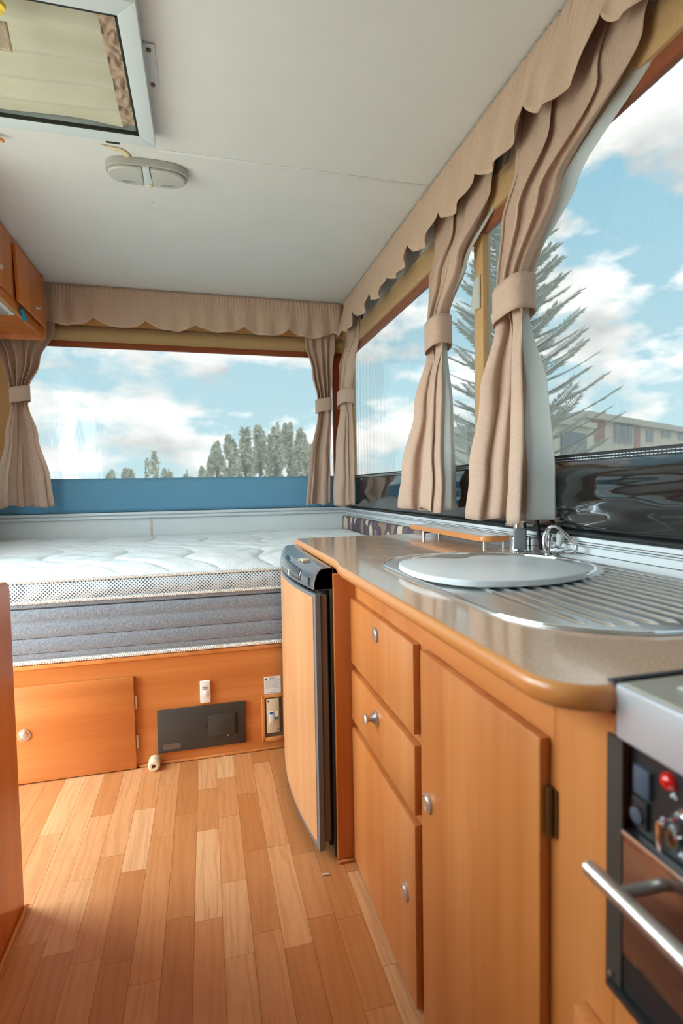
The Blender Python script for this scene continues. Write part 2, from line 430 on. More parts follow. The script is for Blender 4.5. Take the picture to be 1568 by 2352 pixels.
def spline(pts, per=6, closed=True):
    n = len(pts); out = []
    for i in range(n if closed else n - 1):
        p = [Vector(pts[(i + k) % n] if closed else pts[max(0, min(n - 1, i + k))]) for k in (-1, 0, 1, 2)]
        for j in range(per):
            t = j / per
            out.append(.5 * ((2 * p[1]) + (p[2] - p[0]) * t + (2 * p[0] - 5 * p[1] + 4 * p[2] - p[3]) * t * t + (3 * p[1] - p[0] - 3 * p[2] + p[3]) * t ** 3))
    if not closed: out.append(Vector(pts[-1]))
    return out

# ================================================================== STRUCTURE
# ---- floor of single strips
floor = B().box(XL, XR, YF, YR, -.05, -.004).obj('floor', 'subfloor', kind='structure', label='orange-brown strip wood floor of the van', smooth=0)
pm = B().box(-.5, .5, -.5, .5, -.004, 0).bm
pme = bpy.data.meshes.new('floor_plank'); pm.to_mesh(pme); pm.free(); pme.materials.append(M['floor'])
SW = .068
ci = 0
x = -1.21
while x < .42:
    y = -.55 - rnd.random() * .3
    while y < 2.14:
        ln = rnd.choice((.24, .30, .36, .44, .5))
        y1 = min(y + ln, 2.14)
        if 2.14 - y1 < .07: y1 = 2.14
        a, b = max(y, -.5), y1
        if b - a > .02 and not (x + SW < -.5 and b < 1.47):
            o = bpy.data.objects.new('floor_plank', pme); COL.objects.link(o); o.parent = floor
            o.location = Vector((x + SW / 2, (a + b) / 2, -.0003 * rnd.random())) - WL[floor]
            o.scale = (SW - .0007, b - a - .0007, 1)
        y = y1
    x += SW
B().box(XL, .42, YF, -.5, -.004, 0).obj('floor_panel', 'floor', floor, smooth=0)

# ---- ceiling
ceil = B().box(XL - .05, XR + .05, YF - .05, YR + .05, ZC, ZC + .04).obj('ceiling', 'ceiling', kind='structure', label='pale grey vinyl ceiling', smooth=0)
B().box(-.13, .975, 2.128, 2.146, ZC - .0025, ZC, .001).obj('seam_cover', 'ceiling', ceil)
B().box(XL, .975, -.2, -.182, ZC - .0025, ZC, .001).obj('seam_cover', 'ceiling', ceil)
for (u, v) in ((350, 465),):
    p = at(u, v, 'z', ZC); B().box(p.x - .005, p.x + .005, p.y - .0015, p.y + .0015, ZC - .001, ZC).obj('scuff_mark', 'grey_ink', ceil)

# ---- rear wall: white lower panel, blue band, dim-tinted window, tan canvas above
wr = B().box(XL, XR, YR, YR + .03, 0, .92).obj('wall_rear', 'white_wall', kind='structure', label='white lower rear wall behind the mattress', smooth=0)
B().box(-.346, -.334, YR - .004, YR, .74, .905, .001).obj('seam_cover', 'beige', wr)
B().grid(lambda s, t: (XL + s * (XR - XL), YR - .004 - .010 * math.sin(PI * t) * (1 + .5 * nz(s * 7, t * 2)) , .936 + t * (1.152 - .936)), 60, 10).obj('blue_band', 'blue_canvas', wr, solid=.002)
ub = B(); ub.box(XL, XR, YR, YR + .02, 2.0, ZC)
ub.obj('canvas_band', 'tan_canvas', wr, smooth=0)
def roll(s, t):   # rolled tan canvas blind under the valance
    a = t * PI * 1.15
    return (XL + s * (XR - XL), YR - .004 - .020 * math.sin(min(a, PI)) - .002 * nz(s * 12, t), 2.00 + .10 * (1 - t) + .003 * nz(s * 6, 3))
B().grid(roll, 60, 10).obj('rolled_blind', 'tan_canvas', wr, solid=.002)
B().box(XL, XR, YR - .006, YR + .012, 1.966, 2.004, .003).obj('blind_hem', 'brown_canvas', wr)
B().box(XL, -1.105, YR - .004, YR + .02, .936, 2.0).obj('corner_strip', 'tan_canvas', wr, smooth=0)
B().box(-1.105, -1.088, YR - .006, YR + .02, 1.152, 1.97).obj('pane_edge', 'brown_canvas', wr, smooth=0)
B().box(.885, XR, YR - .004, YR + .02, .936, 2.0).obj('corner_strip', 'brown_canvas', wr, smooth=0)
w1 = thing('window_1', (-.1, YR, 1.15), 'dim-tinted clear vinyl rear window over the mattress', None, kind='structure')
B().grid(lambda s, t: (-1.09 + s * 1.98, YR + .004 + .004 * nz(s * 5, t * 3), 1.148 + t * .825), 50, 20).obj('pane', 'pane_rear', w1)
t1 = B().box(XL, XR, YR - .022, YR, .918, .936, .003).box(XL, XR, YR - .030, YR, .895, .912, .003).obj('trim_1', 'track', kind='structure', label='white aluminium track along the rear wall')
B().box(XL, XR, YR - .0225, YR - .019, .9355, .939).obj('seal', 'rubber', t1, smooth=0)

# ---- right wall
def sheet(fn, nu, nv): return B().grid(fn, nu, nv)
wright = B().box(XR, XR + .03, YF, YR, 0, .93).box(XR, XR + .03, YF, YR, 2.02, ZC).obj('wall_right', 'white_wall', kind='structure', label='right-hand wall above the kitchen worktop', smooth=0)
def skirt(s, t):
    y = YR - s * (YR - YF); z = .928 + t * (1.148 - .928)
    k = sm((1.9 - y) / 1.0)
    bul = .012 + k * .045 * (1 + .5 * nz(y * 1.6, 2))
    wr_ = math.sin(PI * min(1, t * 1.05)) ** .8
    fold = k * .034 * nz(y * 2.0 + z * 5.5, z * 16, 1) + .008 * nz(y * 3 + z * 4, z * 14, 5) + k * .009 * nz(y * 4 + z * 13, z * 26, 9)
    return (XR - .002 - wr_ * (bul + fold), y, z)
sk = sheet(skirt, 420, 40).obj('black_skirt', 'black_vinyl', wright)
st = B()
for zz in (1.1405, 1.1335):
    y = 3.4
    while y > .55:
        st.box(XR - .0105, XR - .0085, y - .0042, y + .0042, zz - .0009, zz + .0009); y -= .0115
st.obj('stitching', 'white_ink', sk, smooth=0, kind='stuff')
B().box(XR - .0090, XR - .004, YF, YR, 1.128, 1.150, .001).obj('seam_tape', 'rubber', wright)
def post(name, y0, y1): B().box(XR - .012, XR + .02, y0, y1, 1.14, 2.02, .002).obj(name, 'tan_canvas', wright)
post('window_post', 1.722, 1.786); post('window_post', -1.75, -1.55); post('window_post', 3.46, YR)
B().box(XR - .022, XR + .012, YF, YR, 1.992, 2.10, .004).obj('canvas_band', 'tan_canvas', wright)
B().box(XR - .012, XR + .012, YF, YR, 1.955, 1.992, .003).obj('blind_hem', 'brown_canvas', wright)
bs = B()
for zz in (2.090, 2.084):
    bs.box(XR - .0232, XR - .0222, .5, 3.5, zz - .0006, zz + .0006)
bs.obj('band_stitching', 'beige', wright, smooth=0)
w2 = thing('window_2', (XR, 2.6, 1.14), 'far dim-tinted vinyl side window', None, kind='structure')
w3 = thing('window_3', (XR, .5, 1.14), 'near screened, dim-tinted vinyl side window over the sink', None, kind='structure')
def pane(y0, y1, amp):
    def f(s, t):
        y = y0 + s * (y1 - y0); rip = sm((y - 2.6) / .8)
        return (XR + .006 + amp * nz(y * 4, t * 2.5) + rip * .0012 * math.sin(y * 95 + 3 * nz(y * 3, t * 3)) * (1 - .5 * t), y, 1.143 + t * (1.965 - 1.143))
    return B().grid(f, 220, 20)
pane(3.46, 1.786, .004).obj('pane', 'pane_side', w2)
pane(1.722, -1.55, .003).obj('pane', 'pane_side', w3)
# translucent flap of vinyl turned over the window post
fp = B().grid(lambda s, t: (XR - .016 - .012 * math.sin(PI * s), 1.752 - .018 + s * .075 - .03 * t * (s), 1.70 + t * .12 * (1 - .35 * s)), 10, 10)
fp.obj('post_flap', M['lining'], wright, solid=.0015)
# track along the right wall
t2 = B().box(XR - .030, XR, YF, YR - .02, .905, .9285, .003).box(XR - .022, XR, YF, YR - .02, ZB + .001, .903, .002).obj('trim_2', 'track', kind='structure', label='white aluminium track along the right wall behind the sink')
for zz, dx in ((.9165, .0302), (.9105, .0302), (.884, .0222)):
    B().box(XR - dx - .0006, XR - dx + .002, YF, YR - .03, zz - .0009, zz + .0009).obj('groove_line', 'line_dark', t2, smooth=0)
B().box(XR - .0305, XR - .018, YF, YR - .02, .9288, .9325, .001).obj('seal', 'rubber', t2)

# ---- left wall with the open doorway, front wall behind the camera
wl = B()
wl.box(XL - .03, XL, YF, .1, 0, 1.15); wl.box(XL - .03, XL, .1, 1.50, 0, 1.15); wl.box(XL - .03, XL, 2.12, YR, 0, 1.15)
wl.box(XL - .03, XL, YF, YR, 2.0, ZC)
for y0, y1 in ((YF, .45), (1.42, 1.50), (2.12, 2.26), (YR - .1, YR)): wl.box(XL - .03, XL, y0, y1, 1.15, 2.0)
wl.obj('wall_left', 'white_wall', kind='structure', label='left wall with the open entry doorway', smooth=0)
w4 = thing('added_window_4', (XL, 0, 1.15), 'added unseen vinyl window in the left wall, lets daylight onto the kitchen', None, kind='structure')  # unseen opening added to brighten the kitchen fronts
B().grid(lambda s, t: (XL - .01, .45 + s * .97, 1.15 + t * .85), 12, 6).obj('pane', 'pane_open', w4)
w5 = thing('window_5', (XL, 3, 1.15), 'dim-tinted vinyl window in the left wall beside the bed', None, kind='structure')
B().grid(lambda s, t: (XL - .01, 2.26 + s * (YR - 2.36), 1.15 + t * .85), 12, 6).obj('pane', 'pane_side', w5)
B().box(XL, XR, YF - .03, YF, 0, ZC).obj('wall_front', 'white_wall', kind='structure', label='front wall of the van', smooth=0)

# ================================================================== KITCHEN
def knob(parent, p, axis, r=.019, pulled=False):
    """round push-button knob; axis points out of the door"""
    axis = Vector(axis)
    ring = B().lathe([(r * .60, -.001), (r, -.001), (r, .002), (r * .94, .0045), (r * .74, .0052), (r * .70, .003)], p, axis).obj('knob', 'satin', parent)
    if pulled:
        B().lathe([(r * .72, .004), (r * .55, .010), (r * .34, .017), (r * .34, .022), (r * .66, .025), (r * .70, .029), (r * .5, .0315), (0, .032)], p, axis).obj('button', 'satin', ring)
    else:
        B().lathe([(r * .69, .001), (r * .69, .0045), (r * .60, .006), (0, .0068)], p, axis).obj('button', 'satin', ring)
    return ring
def front(parent, name, y0, y1, z0, z1, mat='wood_v'):
    return B().box(XD, XF - .0005, y0, y1, z0, z1, .0022, 2).obj(name, mat, parent)

# ---- drawer unit beside the fridge
du = thing('drawer_unit', (.66, 1.19, 0), 'beech drawer unit with two drawers over a small door, beside the fridge', 'cabinet')
B().box(XF, XF + .018, .944, 1.425, .02, .83).obj('face_frame', 'wood_h', du, smooth=0)
B().box(XF + .018, .95, .944, 1.425, .02, .80).obj('carcass', 'wood_v', du, smooth=0)
B().box(.340, .95, 1.4255, 1.441, .008, .829, .0015).obj('end_panel', M['wood_shaded'], du)
B().box(.338, XF - .002, 1.418, 1.4252, .001, .0085, .002).obj('floor_bead', 'wood_edge', du)
B().box(XF + .004, .95, .944, 1.425, .001, .0195).obj('plinth', 'wood_h', du, smooth=0)
d1 = front(du, 'drawer', .9596, 1.423, .5785, .760)
d2 = front(du, 'drawer', .9576, 1.423, .415, .5572)
d3 = front(du, 'cupboard_door', .9596, 1.423, .010, .3934)
q = at(863, 1458, 'x', XD); knob(d1, (XD, q.y, q.z), (-1, 0, 0))
q = at(864, 1649, 'x', XD); knob(d2, (XD, q.y, q.z), (-1, 0, 0), pulled=True)
q = at(931, 2047, 'x', XD); knob(d3, (XD, q.y, q.z), (-1, 0, 0))
tag(d2, 'lower drawer with its knob popped out')

# ---- sink cupboard
su = thing('sink_cupboard', (.66, .69, 0), 'tall single-door beech cupboard under the sink, next to the oven', 'cabinet')
B().box(XF, XF + .018, .449, .9435, .02, .832).obj('face_frame', 'wood_v', su, smooth=0)
B().box(XF + .018, .95, .449, .9435, .02, .79).obj('carcass', 'wood_v', su, smooth=0)
B().box(XF - .0006, XF, .545, .9435, .762, .832).obj('top_rail', 'wood_y', su, smooth=0)
B().box(XF + .004, .95, .449, .9435, .001, .0195).obj('plinth', 'wood_h', su, smooth=0)
dd = front(su, 'cupboard_door', .5536, .9245, .012, .760)
q = at(983, 1844, 'x', XD); knob(dd, (XD, q.y, q.z), (-1, 0, 0))
for z0, z1 in ((.640, .702), (.10, .162)):
    h = B().tube([(XF - .006, .5475, z0), (XF - .006, .5475, z1)], .0042, 10).box(XF - .003, XF - .0002, .5385, .552, z0 + .002, z1 - .002)
    h.obj('hinge', 'brass', su)

# ---- worktop: laminate slab with a bullnosed beech edge
def edge_x(y):
    return .357 - .017 * sm((1.46 - y) / .14)
fr = [(edge_x(y), y) for y in [2.14 - i * (2.14 - .505) / 46 for i in range(47)]]
ccx, ccy, cr = .340 + .057, .505, .057
arc = [(ccx - cr * math.cos(a), ccy - cr * math.sin(a)) for a in [PI / 2 * i / 10 for i in range(1, 11)]]
line = fr + arc                                              # front edge polyline
wt = thing('worktop', (.66, 1.3, .83), 'glossy speckled brown kitchen worktop with rounded beech edge', 'worktop')
poly = [(x + .0012 if i < 47 else x, y + (.0012 if i >= 47 else 0)) for i, (x, y) in enumerate(line)] + [(.954, .448), (.954, 2.14)]
B().prism(poly[::-1], .836, ZB).obj('slab', 'laminate', wt, smooth=20)
eb = bmesh.new(); rows = []
prof = [(.0, 0.0), (-.004, -.0012), (-.0065, -.004), (-.008, -.009), (-.0082, -.014), (-.0068, -.021), (-.003, -.026), (.006, -.0285), (.03, -.0285)]
for i, (x, y) in enumerate(line):
    a = Vector(line[max(0, i - 1)]); b = Vector(line[min(len(line) - 1, i + 1)]); d = (b - a).normalized(); nr = Vector((d.y, -d.x))   # outward = to the aisle
    if nr.x > 0 and nr.y > -.5: nr = -nr
    if i > 46: nr = Vector((x - ccx, y - ccy)).normalized()
    rows.append([eb.verts.new((x + nr.x * (-o_), y + nr.y * (-o_), ZB + z_)) for o_, z_ in prof])
for r0, r1 in zip(rows, rows[1:]):
    for k in range(len(prof) - 1): eb.faces.new((r0[k], r0[k + 1], r1[k + 1], r1[k]))
eb.faces.new(rows[0]); eb.faces.new(rows[-1][::-1])
bmesh.ops.recalc_face_normals(eb, faces=eb.faces[:])
bb = B(); bb.bm = eb; bb.obj('edge_moulding', 'wood_edge', wt, smooth=50)
B().box(.37, .954, 2.1402, 2.148, .83, ZB, .002).obj('end_edging', 'wood_edge', wt)

# ---- cooker / oven
ov = thing('cooker', (.66, .17, 0), 'stainless and black built-in gas cooker with bronze glass oven door', 'cooker')
OX, OY0, OY1 = .396, .443, -.07
B().box(OX + .02, .95, OY1, OY0, .5525, .855).obj('body', 'black', ov, smooth=0)
B().box(OX, .955, OY1, OY0, .812, .868, .0035, 3).obj('fascia', 'steel_dull', ov)
B().box(OX + .006, .93, OY1 + .01, OY0 - .006, .868, .8695).obj('hob_plate', 'hob', ov, smooth=0)
B().box(OX + .040, .90, OY1 + .03, OY0 - .035, .8696, .8725, .001).obj('hob_glass', 'lens', ov)
B().box(.405, .953, .4445, .4475, .80, .870).obj('side_seal', 'rubber', ov, smooth=0)
B().box(.400, .952, .448, .4585, ZB + .0003, ZB + .003, .0012).obj('seal_strip', 'black', wt)
B().box(OX + .002, OX + .0055, OY0 - .0085, OY0 + .0125, .545, .811).obj('side_trim', 'charcoal', ov, smooth=0)
pan = B().box(OX + .012, OX + .02, OY1, OY0 - .0105, .732, .812).obj('control_panel', 'black', ov, smooth=0)
PX = OX + .012
def prect(u0, v0, u1, v1):
    a = at(u0, v0, 'x', PX); b = at(u1, v1, 'x', PX); return min(a.y, b.y), max(a.y, b.y), min(a.z, b.z), max(a.z, b.z)
a = at(1480, 1792, 'x', PX); B().box(PX - .005, PX + .001, a.y - .0095, a.y + .0095, a.z - .0155, a.z + .0125, .001).obj('button', 'button', pan)
a = at(1474, 1866, 'x', PX); bt = B().box(PX - .004, PX + .001, a.y - .0095, a.y + .0095, a.z - .014, a.z + .014, .001).obj('button', 'black', pan)
B().lathe([(.0, -.003), (.006, -.002), (.0075, .002), (.0, .0045)], (PX - .004, a.y + .002, a.z - .003), (-1, 0, 0), 16).obj('print', 'button', bt)
a = at(1537, 1795, 'x', PX); B().lathe([(.0085, -.001), (.0085, .002), (.0065, .005), (.003, .0068), (0, .007)], (PX, a.y, a.z), (-1, 0, 0), 20).obj('indicator_lamp', 'red', pan)
for (u, v) in ((1547, 1828), (1522, 1884), (1566, 1965)):
    a = at(u, v, 'x', PX)
    ic = B().lathe([(.0016, 0), (.0016, .0005)], (PX, a.y, a.z + .0015), (-1, 0, 0), 8).lathe([(.0013, 0), (.0013, .0005)], (PX, a.y - .002, a.z - .001), (-1, 0, 0), 8).lathe([(.0013, 0), (.0013, .0005)], (PX, a.y + .0022, a.z - .0012), (-1, 0, 0), 8)
    ic.obj('symbol', 'white_ink', pan)
ak = at(1583, 1905, 'x', PX)
for i in range(4):
    yy = ak.y - i * .085
    kb = B().lathe([(.017, -.001), (.017, .003), (.0155, .006), (.0125, .008), (.011, .024), (.010, .0265), (0, .027)], (PX, yy, ak.z), (-1, 0, 0)).obj('control_knob', 'chrome', pan)
    B().box(PX - .034, PX - .02, yy - .003, yy + .003, ak.z - .013, ak.z + .013, .0015).obj('grip', 'chrome', kb)
B().box(OX + .014, OX + .02, OY1, OY0 - .0105, .718, .732).obj('vent_gap', 'rubber', ov, smooth=0)
dr = B().box(OX + .002, OX + .02, OY1 + .01, OY0 - .009, .590, .716, .002).obj('oven_door', 'oven_glass', ov)
B().box(OX + .0005, OX + .012, OY1 + .01, OY0 - .009, .7163, .7215, .0012).obj('door_edge', 'steel', dr)
hl = at(1352, 1992, 'x', .345)
hz = hl.z
hd = B().tube([(.345, hl.y, hz), (.345, OY1 + .02, hz)], .0075, 16).obj('handle', 'satin', dr)
for yy in (hl.y - .035, OY1 + .05): B().tube([(.345, yy, hz), (OX + .004, yy, hz - .002)], .0055, 12).obj('handle_post', 'satin', hd)
B().box(OX + .004, OX + .02, OY1, OY0 - .002, .552, .588).obj('bottom_vent', 'black', ov, smooth=0)
B().box(OX - .004, OX + .004, OY1, OY0 + .006, .545, .552, .001).obj('bottom_lip', 'black', ov)
B().lathe([(.0025, 0), (.0025, .0015), (0, .002)], (OX - .0005, OY0 + .0025, .560), (-1, 0, 0), 10).obj('screw', 'satin', ov)
oc = thing('oven_cupboard', (.66, .17, 0), 'low beech cupboard built in under the oven', 'cabinet')
B().box(XF, .95, OY1, .4482, .02, .5445).obj('carcass', 'wood_v', oc, smooth=0)
B().box(XF + .004, .95, OY1, .4482, .001, .0195).obj('plinth', 'wood_h', oc, smooth=0)
B().box(XD, XF - .0005, OY1 + .015, .490, .02, .485, .002).obj('cupboard_door', 'wood_v', oc)
# the bench goes on towards the front of the van
nb = thing('side_bench', (.66, -.9, 0), 'plain beech bench unit beyond the oven', 'cabinet')
B().box(XF, .95, YF + .05, OY1 - .01, .001, .82).obj('carcass', 'wood_v', nb, smooth=0)
B().box(.35, .954, YF + .05, OY1 - .01, .8205, ZB, .006).obj('bench_top', 'laminate', nb)

# ---- fridge with a bowed wood-panelled door
FY0, FY1 = 1.446, 2.118
fg = thing('fridge', (.62, 1.78, 0), 'built-in fridge with bowed wood-panelled door and dark grey control top', 'fridge')
B().box(.352, .93, FY0, FY1, .02, .822).obj('body', 'black', fg, smooth=0)
B().box(.334, .3455, FY0 - .003, FY0 + .012, .006, .843, .002).box(.334, .3455, FY1 - .012, FY1, .006, .843, .002).box(.334, .3455, FY0 + .010, FY1, .826, .843, .002).box(.334, .3455, FY0 + .01, FY1, .006, .03, .002).obj('surround', 'charcoal', fg)
def bow(y):
    t = (y - 1.775) / .335; return .291 - .034 * (1 - t * t)
DY0, DY1 = 1.4425, 2.105
def bowed(b, y0, y1, z0, z1, off, depth, bev=.0, n=24):
    ys = [y0 + (y1 - y0) * i / n for i in range(n + 1)]
    pl = [(bow(y) + off, y) for y in ys] + [(bow(y) + off + depth, y) for y in ys[::-1]]
    return b.prism(pl, z0, z1, bev=bev)
fd = bowed(B(), DY0, DY1, .030, .772, .0006, .014, .003).obj('door', 'grey_plastic', fg, smooth=40)
bowed(B(), DY0 + .016, DY1 - .012, .048, .762, -.0008, .002).obj('door_panel', 'fridge_wood', fd, smooth=40)
B().box(.300, .3075, DY0 + .0005, DY1 - .002, .034, .768).obj('door_rim', 'rubber', fd, smooth=0)
B().box(.306, .325, DY0 + .003, DY1 - .002, .055, .77, .002).obj('door_liner', 'dark_side', fd)
B().box(.324, .338, DY0 + .02, DY1 - .01, .03, .80).obj('gasket', 'rubber', fg, smooth=0)
# control housing
CP = [(.000, .784), (.000, .800), (.004, .818), (.011, .833), (.020, .841), (.034, .8435), (.052, .8435), (.052, .784)]
def hous(y0, y1, grow=0., n=24):
    t = bmesh.new(); R_ = []
    for i in range(n + 1):
        y = y0 + (y1 - y0) * i / n; bx = bow(y) - .001
        R_.append([t.verts.new((bx + a - grow + (.343 - bx - .052) * (a / .052 if a > .03 else 0) , y, z + grow)) for a, z in CP])
    for r0, r1 in zip(R_, R_[1:]):
        for k in range(len(CP)): t.faces.new((r0[k], r0[(k + 1) % len(CP)], r1[(k + 1) % len(CP)], r1[k]))
    t.faces.new(R_[0]); t.faces.new(R_[-1][::-1]); bmesh.ops.recalc_face_normals(t, faces=t.faces[:])
    b = B(); b.bm.free(); b.bm = t; return b
ch = hous(DY0, DY1 - .005).obj('control_housing', 'dark_grey', fg, smooth=30)
hous(DY0 + .0, DY0 + .012, .0012).obj('end_cap', 'dark_side', ch, smooth=30)
# glossy handle recess, latch, thermometer slot, brand marks
def on_face(y, k):   # k 0..1 up the housing face
    a, z = interp([(0, .000, .786), (.3, .001, .806), (.55, .008, .828), (.8, .020, .841), (1, .040, .8437)], k); return Vector((bow(y) - .0016 + a, y, z + .0004))
rec = B().grid(lambda s, t: on_face(1.56 + .30 * s, .12 + .72 * t * (1 - .55 * (1 - s) ** 2) + .25 * (1 - s) ** 2 * (1 - t) * 0 + .30 * (1 - s) ** 1.5 * 0), 16, 10).obj('handle_window', M['black_vinyl'], ch, smooth=60, solid=.001)
B().box(.286, .312, 1.605, 1.640, .842, .8495, .002).box(.282, .300, 1.640, 1.655, .838, .848, .002).obj('latch', 'beige', ch)
sl = B()
for i in range(5): sl.box(bow(1.487) - .0022, bow(1.487) + .004, 1.478, 1.496, .790 + i * .005, .7928 + i * .005)
sl.obj('thermometer_slot', 'rubber', ch, smooth=0)
bm_ = B()
for i in range(3): bm_.box(bow(1.70) - .0025, bow(1.70) + .001, 1.69, 1.712, .790 + i * .0065, .794 + i * .0065)
bm_.obj('brand_mark', 'white_ink', ch, smooth=0)

# ---- sink with draining board
sk_poly = rrect(.436, .950, .565, 1.452, (.20, .10, .22, .20), 12)
snk = thing('sink', (.69, 1.0, ZB), 'stainless steel sink and ridged draining board let into the worktop', 'sink')
B().prism(sk_poly, ZB + .0002, ZB + .0035, bev=.002, both=False).obj('plate', 'steel', snk, smooth=50)
def ring_tube(poly, z, r): return B().tube([(x, y, z) for x, y in poly], r, 8, closed=True)
ring_tube(rrect(.440, .946, .569, 1.448, (.20, .10, .22, .20), 12), ZB + .003, .0035).obj('rim', 'chrome', snk, smooth=60)
cxb, cyb = .70, 1.195
ring_tube([(cxb + .238 * math.cos(a), cyb + .226 * math.sin(a)) for a in [2 * PI * k / 64 for k in range(64)]], ZB + .0036, .005).obj('bowl_rim', 'chrome', snk, smooth=60)
def rim_y(x):   # near end of the draining board at this x
    ys = [p[1] for p in sk_poly if abs(p[0] - x) < .03 and p[1] < .9]
    return (min(ys) if ys else .565)
nr = 13
for i in range(nr):
    x = .522 + i * .0325
    dx = (x - cxb) / .245
    yfar = cyb - .233 * math.sqrt(max(0, 1 - dx * dx)) - .012 if abs(dx) < 1 else 1.20
    ynear = max(.60, rim_y(x) + .040)
    if x > .88: yfar = min(yfar, 1.16)
    b = B(); w_ = .0075
    def rg(s, t, x=x, y0=ynear, y1=yfar):
        y = y0 + (y1 - y0) * s; e = min(1, math.sqrt(max(0, min(s, 1 - s) * (y1 - y0) / .012)))
        a = PI * t; return (x - w_ * math.cos(a) * e, y, ZB + .0033 + .0038 * math.sin(a) * e)
    b.grid(rg, 26, 7).obj('ridge', 'chrome', snk, smooth=80)

# ---- white lid / cutting board over the bowl
bp = [(916, 1295), (926, 1287), (952, 1283), (985, 1281), (1020, 1282), (1052, 1283), (1074, 1280), (1090, 1276), (1135, 1275), (1185, 1276), (1232, 1280), (1282, 1286), (1322, 1296), (1344, 1306), (1344, 1314), (1320, 1320), (1275, 1327), (1225, 1331), (1180, 1333), (1130, 1334), (1078, 1333), (1027, 1328), (978, 1320), (938, 1308)]
bpo = [at(u, v, 'z', ZB + .022) for u, v in bp]
bps = [(p.x, p.y) for p in spline([(p.x, p.y, 0) for p in bpo], 4)]
B().prism(bps[::-1], ZB + .0088, ZB + .022, bev=.0022).obj('cutting_board', 'board', smooth=40, label='kidney-shaped white cutting board covering the sink bowl', cat='cutting board')

# ---- pump tap
px_, py_ = .905, 1.392
pz = ZB + .004
pt = thing('pump_tap', (px_, py_, pz), 'stubby chrome pump tap with grey lever at the back of the sink', 'tap')
B().lathe([(.0, 0), (.033, 0), (.033, .004), (.031, .006), (.031, .040), (.032, .041), (.032, .046), (.029, .049), (.014, .051), (.014, .06), (0, .06)], (px_, py_, pz), (0, 0, 1), 36).obj('base', 'chrome', pt)
dv = (Vector((0, 0, 0)) - Vector((px_, py_, 0))).normalized(); ang = math.atan2(dv.y, dv.x) + PI / 2
Mt = Matrix.Translation((px_ + dv.x * .030, py_ + dv.y * .030, pz)) @ Matrix.Rotation(ang, 4, 'Z')
B().box(-.0185, .0185, -.006, .006, .012, .076, .005, 3, mat=Mt).obj('lever', 'grey_plastic', pt)
B().tube([(px_ + dv.x * .022, py_ + dv.y * .022, pz + .074), (px_ + dv.x * .022, py_ + dv.y * .022, pz + .090), (px_ + dv.x * .022, py_ + dv.y * .022, pz + .094)], [.0185, .0185, .012], 24).obj('cap', 'chrome', pt)
B().tube([(px_ - .03, py_ + .03, pz + .082), (px_ + .034, py_ - .016, pz + .082)], .006, 12).obj('cross_bar', 'chrome', pt)
# ---- folding tap
ft = thing('folding_tap', (.945, 1.30, pz), 'chrome folding water tap with bent triangular spout beside the pump tap', 'tap')
def fp_(u, v, Y=None): return at(u, v, 'y', 1.30 - max(-.1, (u - 1262)) / 62 * .125 if Y is None else Y)
B().lathe([(.020, 0), (.020, .004), (.014, .006), (.0105, .008), (.0105, .040), (.009, .043), (.006, .06), (0, .06)], (fp_(1272, 1278).x, 1.30, pz), (0, 0, 1), 24).obj('base', 'chrome', ft)
loop = [fp_(*q) for q in ((1268, 1280), (1256, 1268), (1250, 1245), (1254, 1222), (1266, 1209), (1280, 1210), (1294, 1222), (1318, 1248), (1324, 1258), (1320, 1266), (1308, 1268), (1290, 1266))]
lp = spline(loop, 5, closed=False)
B().tube(lp, [.0078 - .0030 * min(1, i / len(lp) * 1.3) for i in range(len(lp))], 14).obj('spout', 'chrome', ft, smooth=60)
a = fp_(1268, 1262); b_ = fp_(1297, 1264)
B().tube([a, b_], .0085, 16).obj('arm', 'chrome', ft)
a = fp_(1290, 1225); b_ = fp_(1283, 1252)
B().tube([a, b_], [.013, .007], 14).obj('handle', 'lens', ft)
# ---- corrugated hose behind the taps
ha = fp_(1232, 1203, 1.36); hb = fp_(1243, 1262, 1.36); ha.z += .01
hp = [ha.lerp(hb, i / 40) for i in range(41)]
for p in hp: p.z = max(p.z, ZB + .004)
B().tube(hp, [.0052 + (.0012 if i % 2 else 0) for i in range(41)], 10).obj('corrugated_hose', 'black', label='black corrugated hose running down between the two taps', cat='hose', smooth=60)

# ---- raised shelf on little posts
sh = thing('raised_shelf', (.90, 1.8, ZB), 'narrow brown shelf with beech edge raised on metal posts over the worktop', 'shelf')
SX0, SX1, SY0, SY1, SZ = .845, .952, 1.50, 2.12, .890
B().prism(rrect(SX0 + .003, SX1, SY0 + .003, SY1, (.03, .004, .004, .004), 8), SZ, SZ + .018).obj('shelf_top', 'laminate', sh, smooth=30)
eo = rrect(SX0, SX1, SY0, SY1, (.033, .004, .004, .004), 8)
el = [p for p in eo]
B().prism(eo, SZ - .0015, SZ + .0165, bev=.003).obj('edge', 'wood_edge', sh, smooth=40)
for x, y in ((.866, 1.53), (.866, 2.02), (.935, 1.53), (.935, 2.02)):
    B().tube([(x, y, ZB + .0003), (x, y, SZ)], .0062, 14).obj('post', 'satin', sh)

# ---- patterned cushion lying along the wall by the bed
def cush(s, t):
    a = 2 * PI * s; ex, ez = .020, .062
    c, s_ = math.cos(a), math.sin(a)
    x = .934 + ex * math.copysign(abs(c) ** .45, c); z = .815 + ez * math.copysign(abs(s_) ** .45, s_)
    k = min(1, min(t, 1 - t) / .012); k = math.sqrt(k) if k < 1 else 1
    return (.934 + (x - .934) * k, 2.20 + t * 1.36, .815 + (z - .815) * (.8 + .2 * k) + .002 * nz(t * 9, s * 3))
B().grid(cush, 32, 60, closed=True).obj('bolster_cushion', 'patterned', label='leaf-patterned purple and cream cushion propped along the wall behind the worktop', cat='cushion', smooth=60)

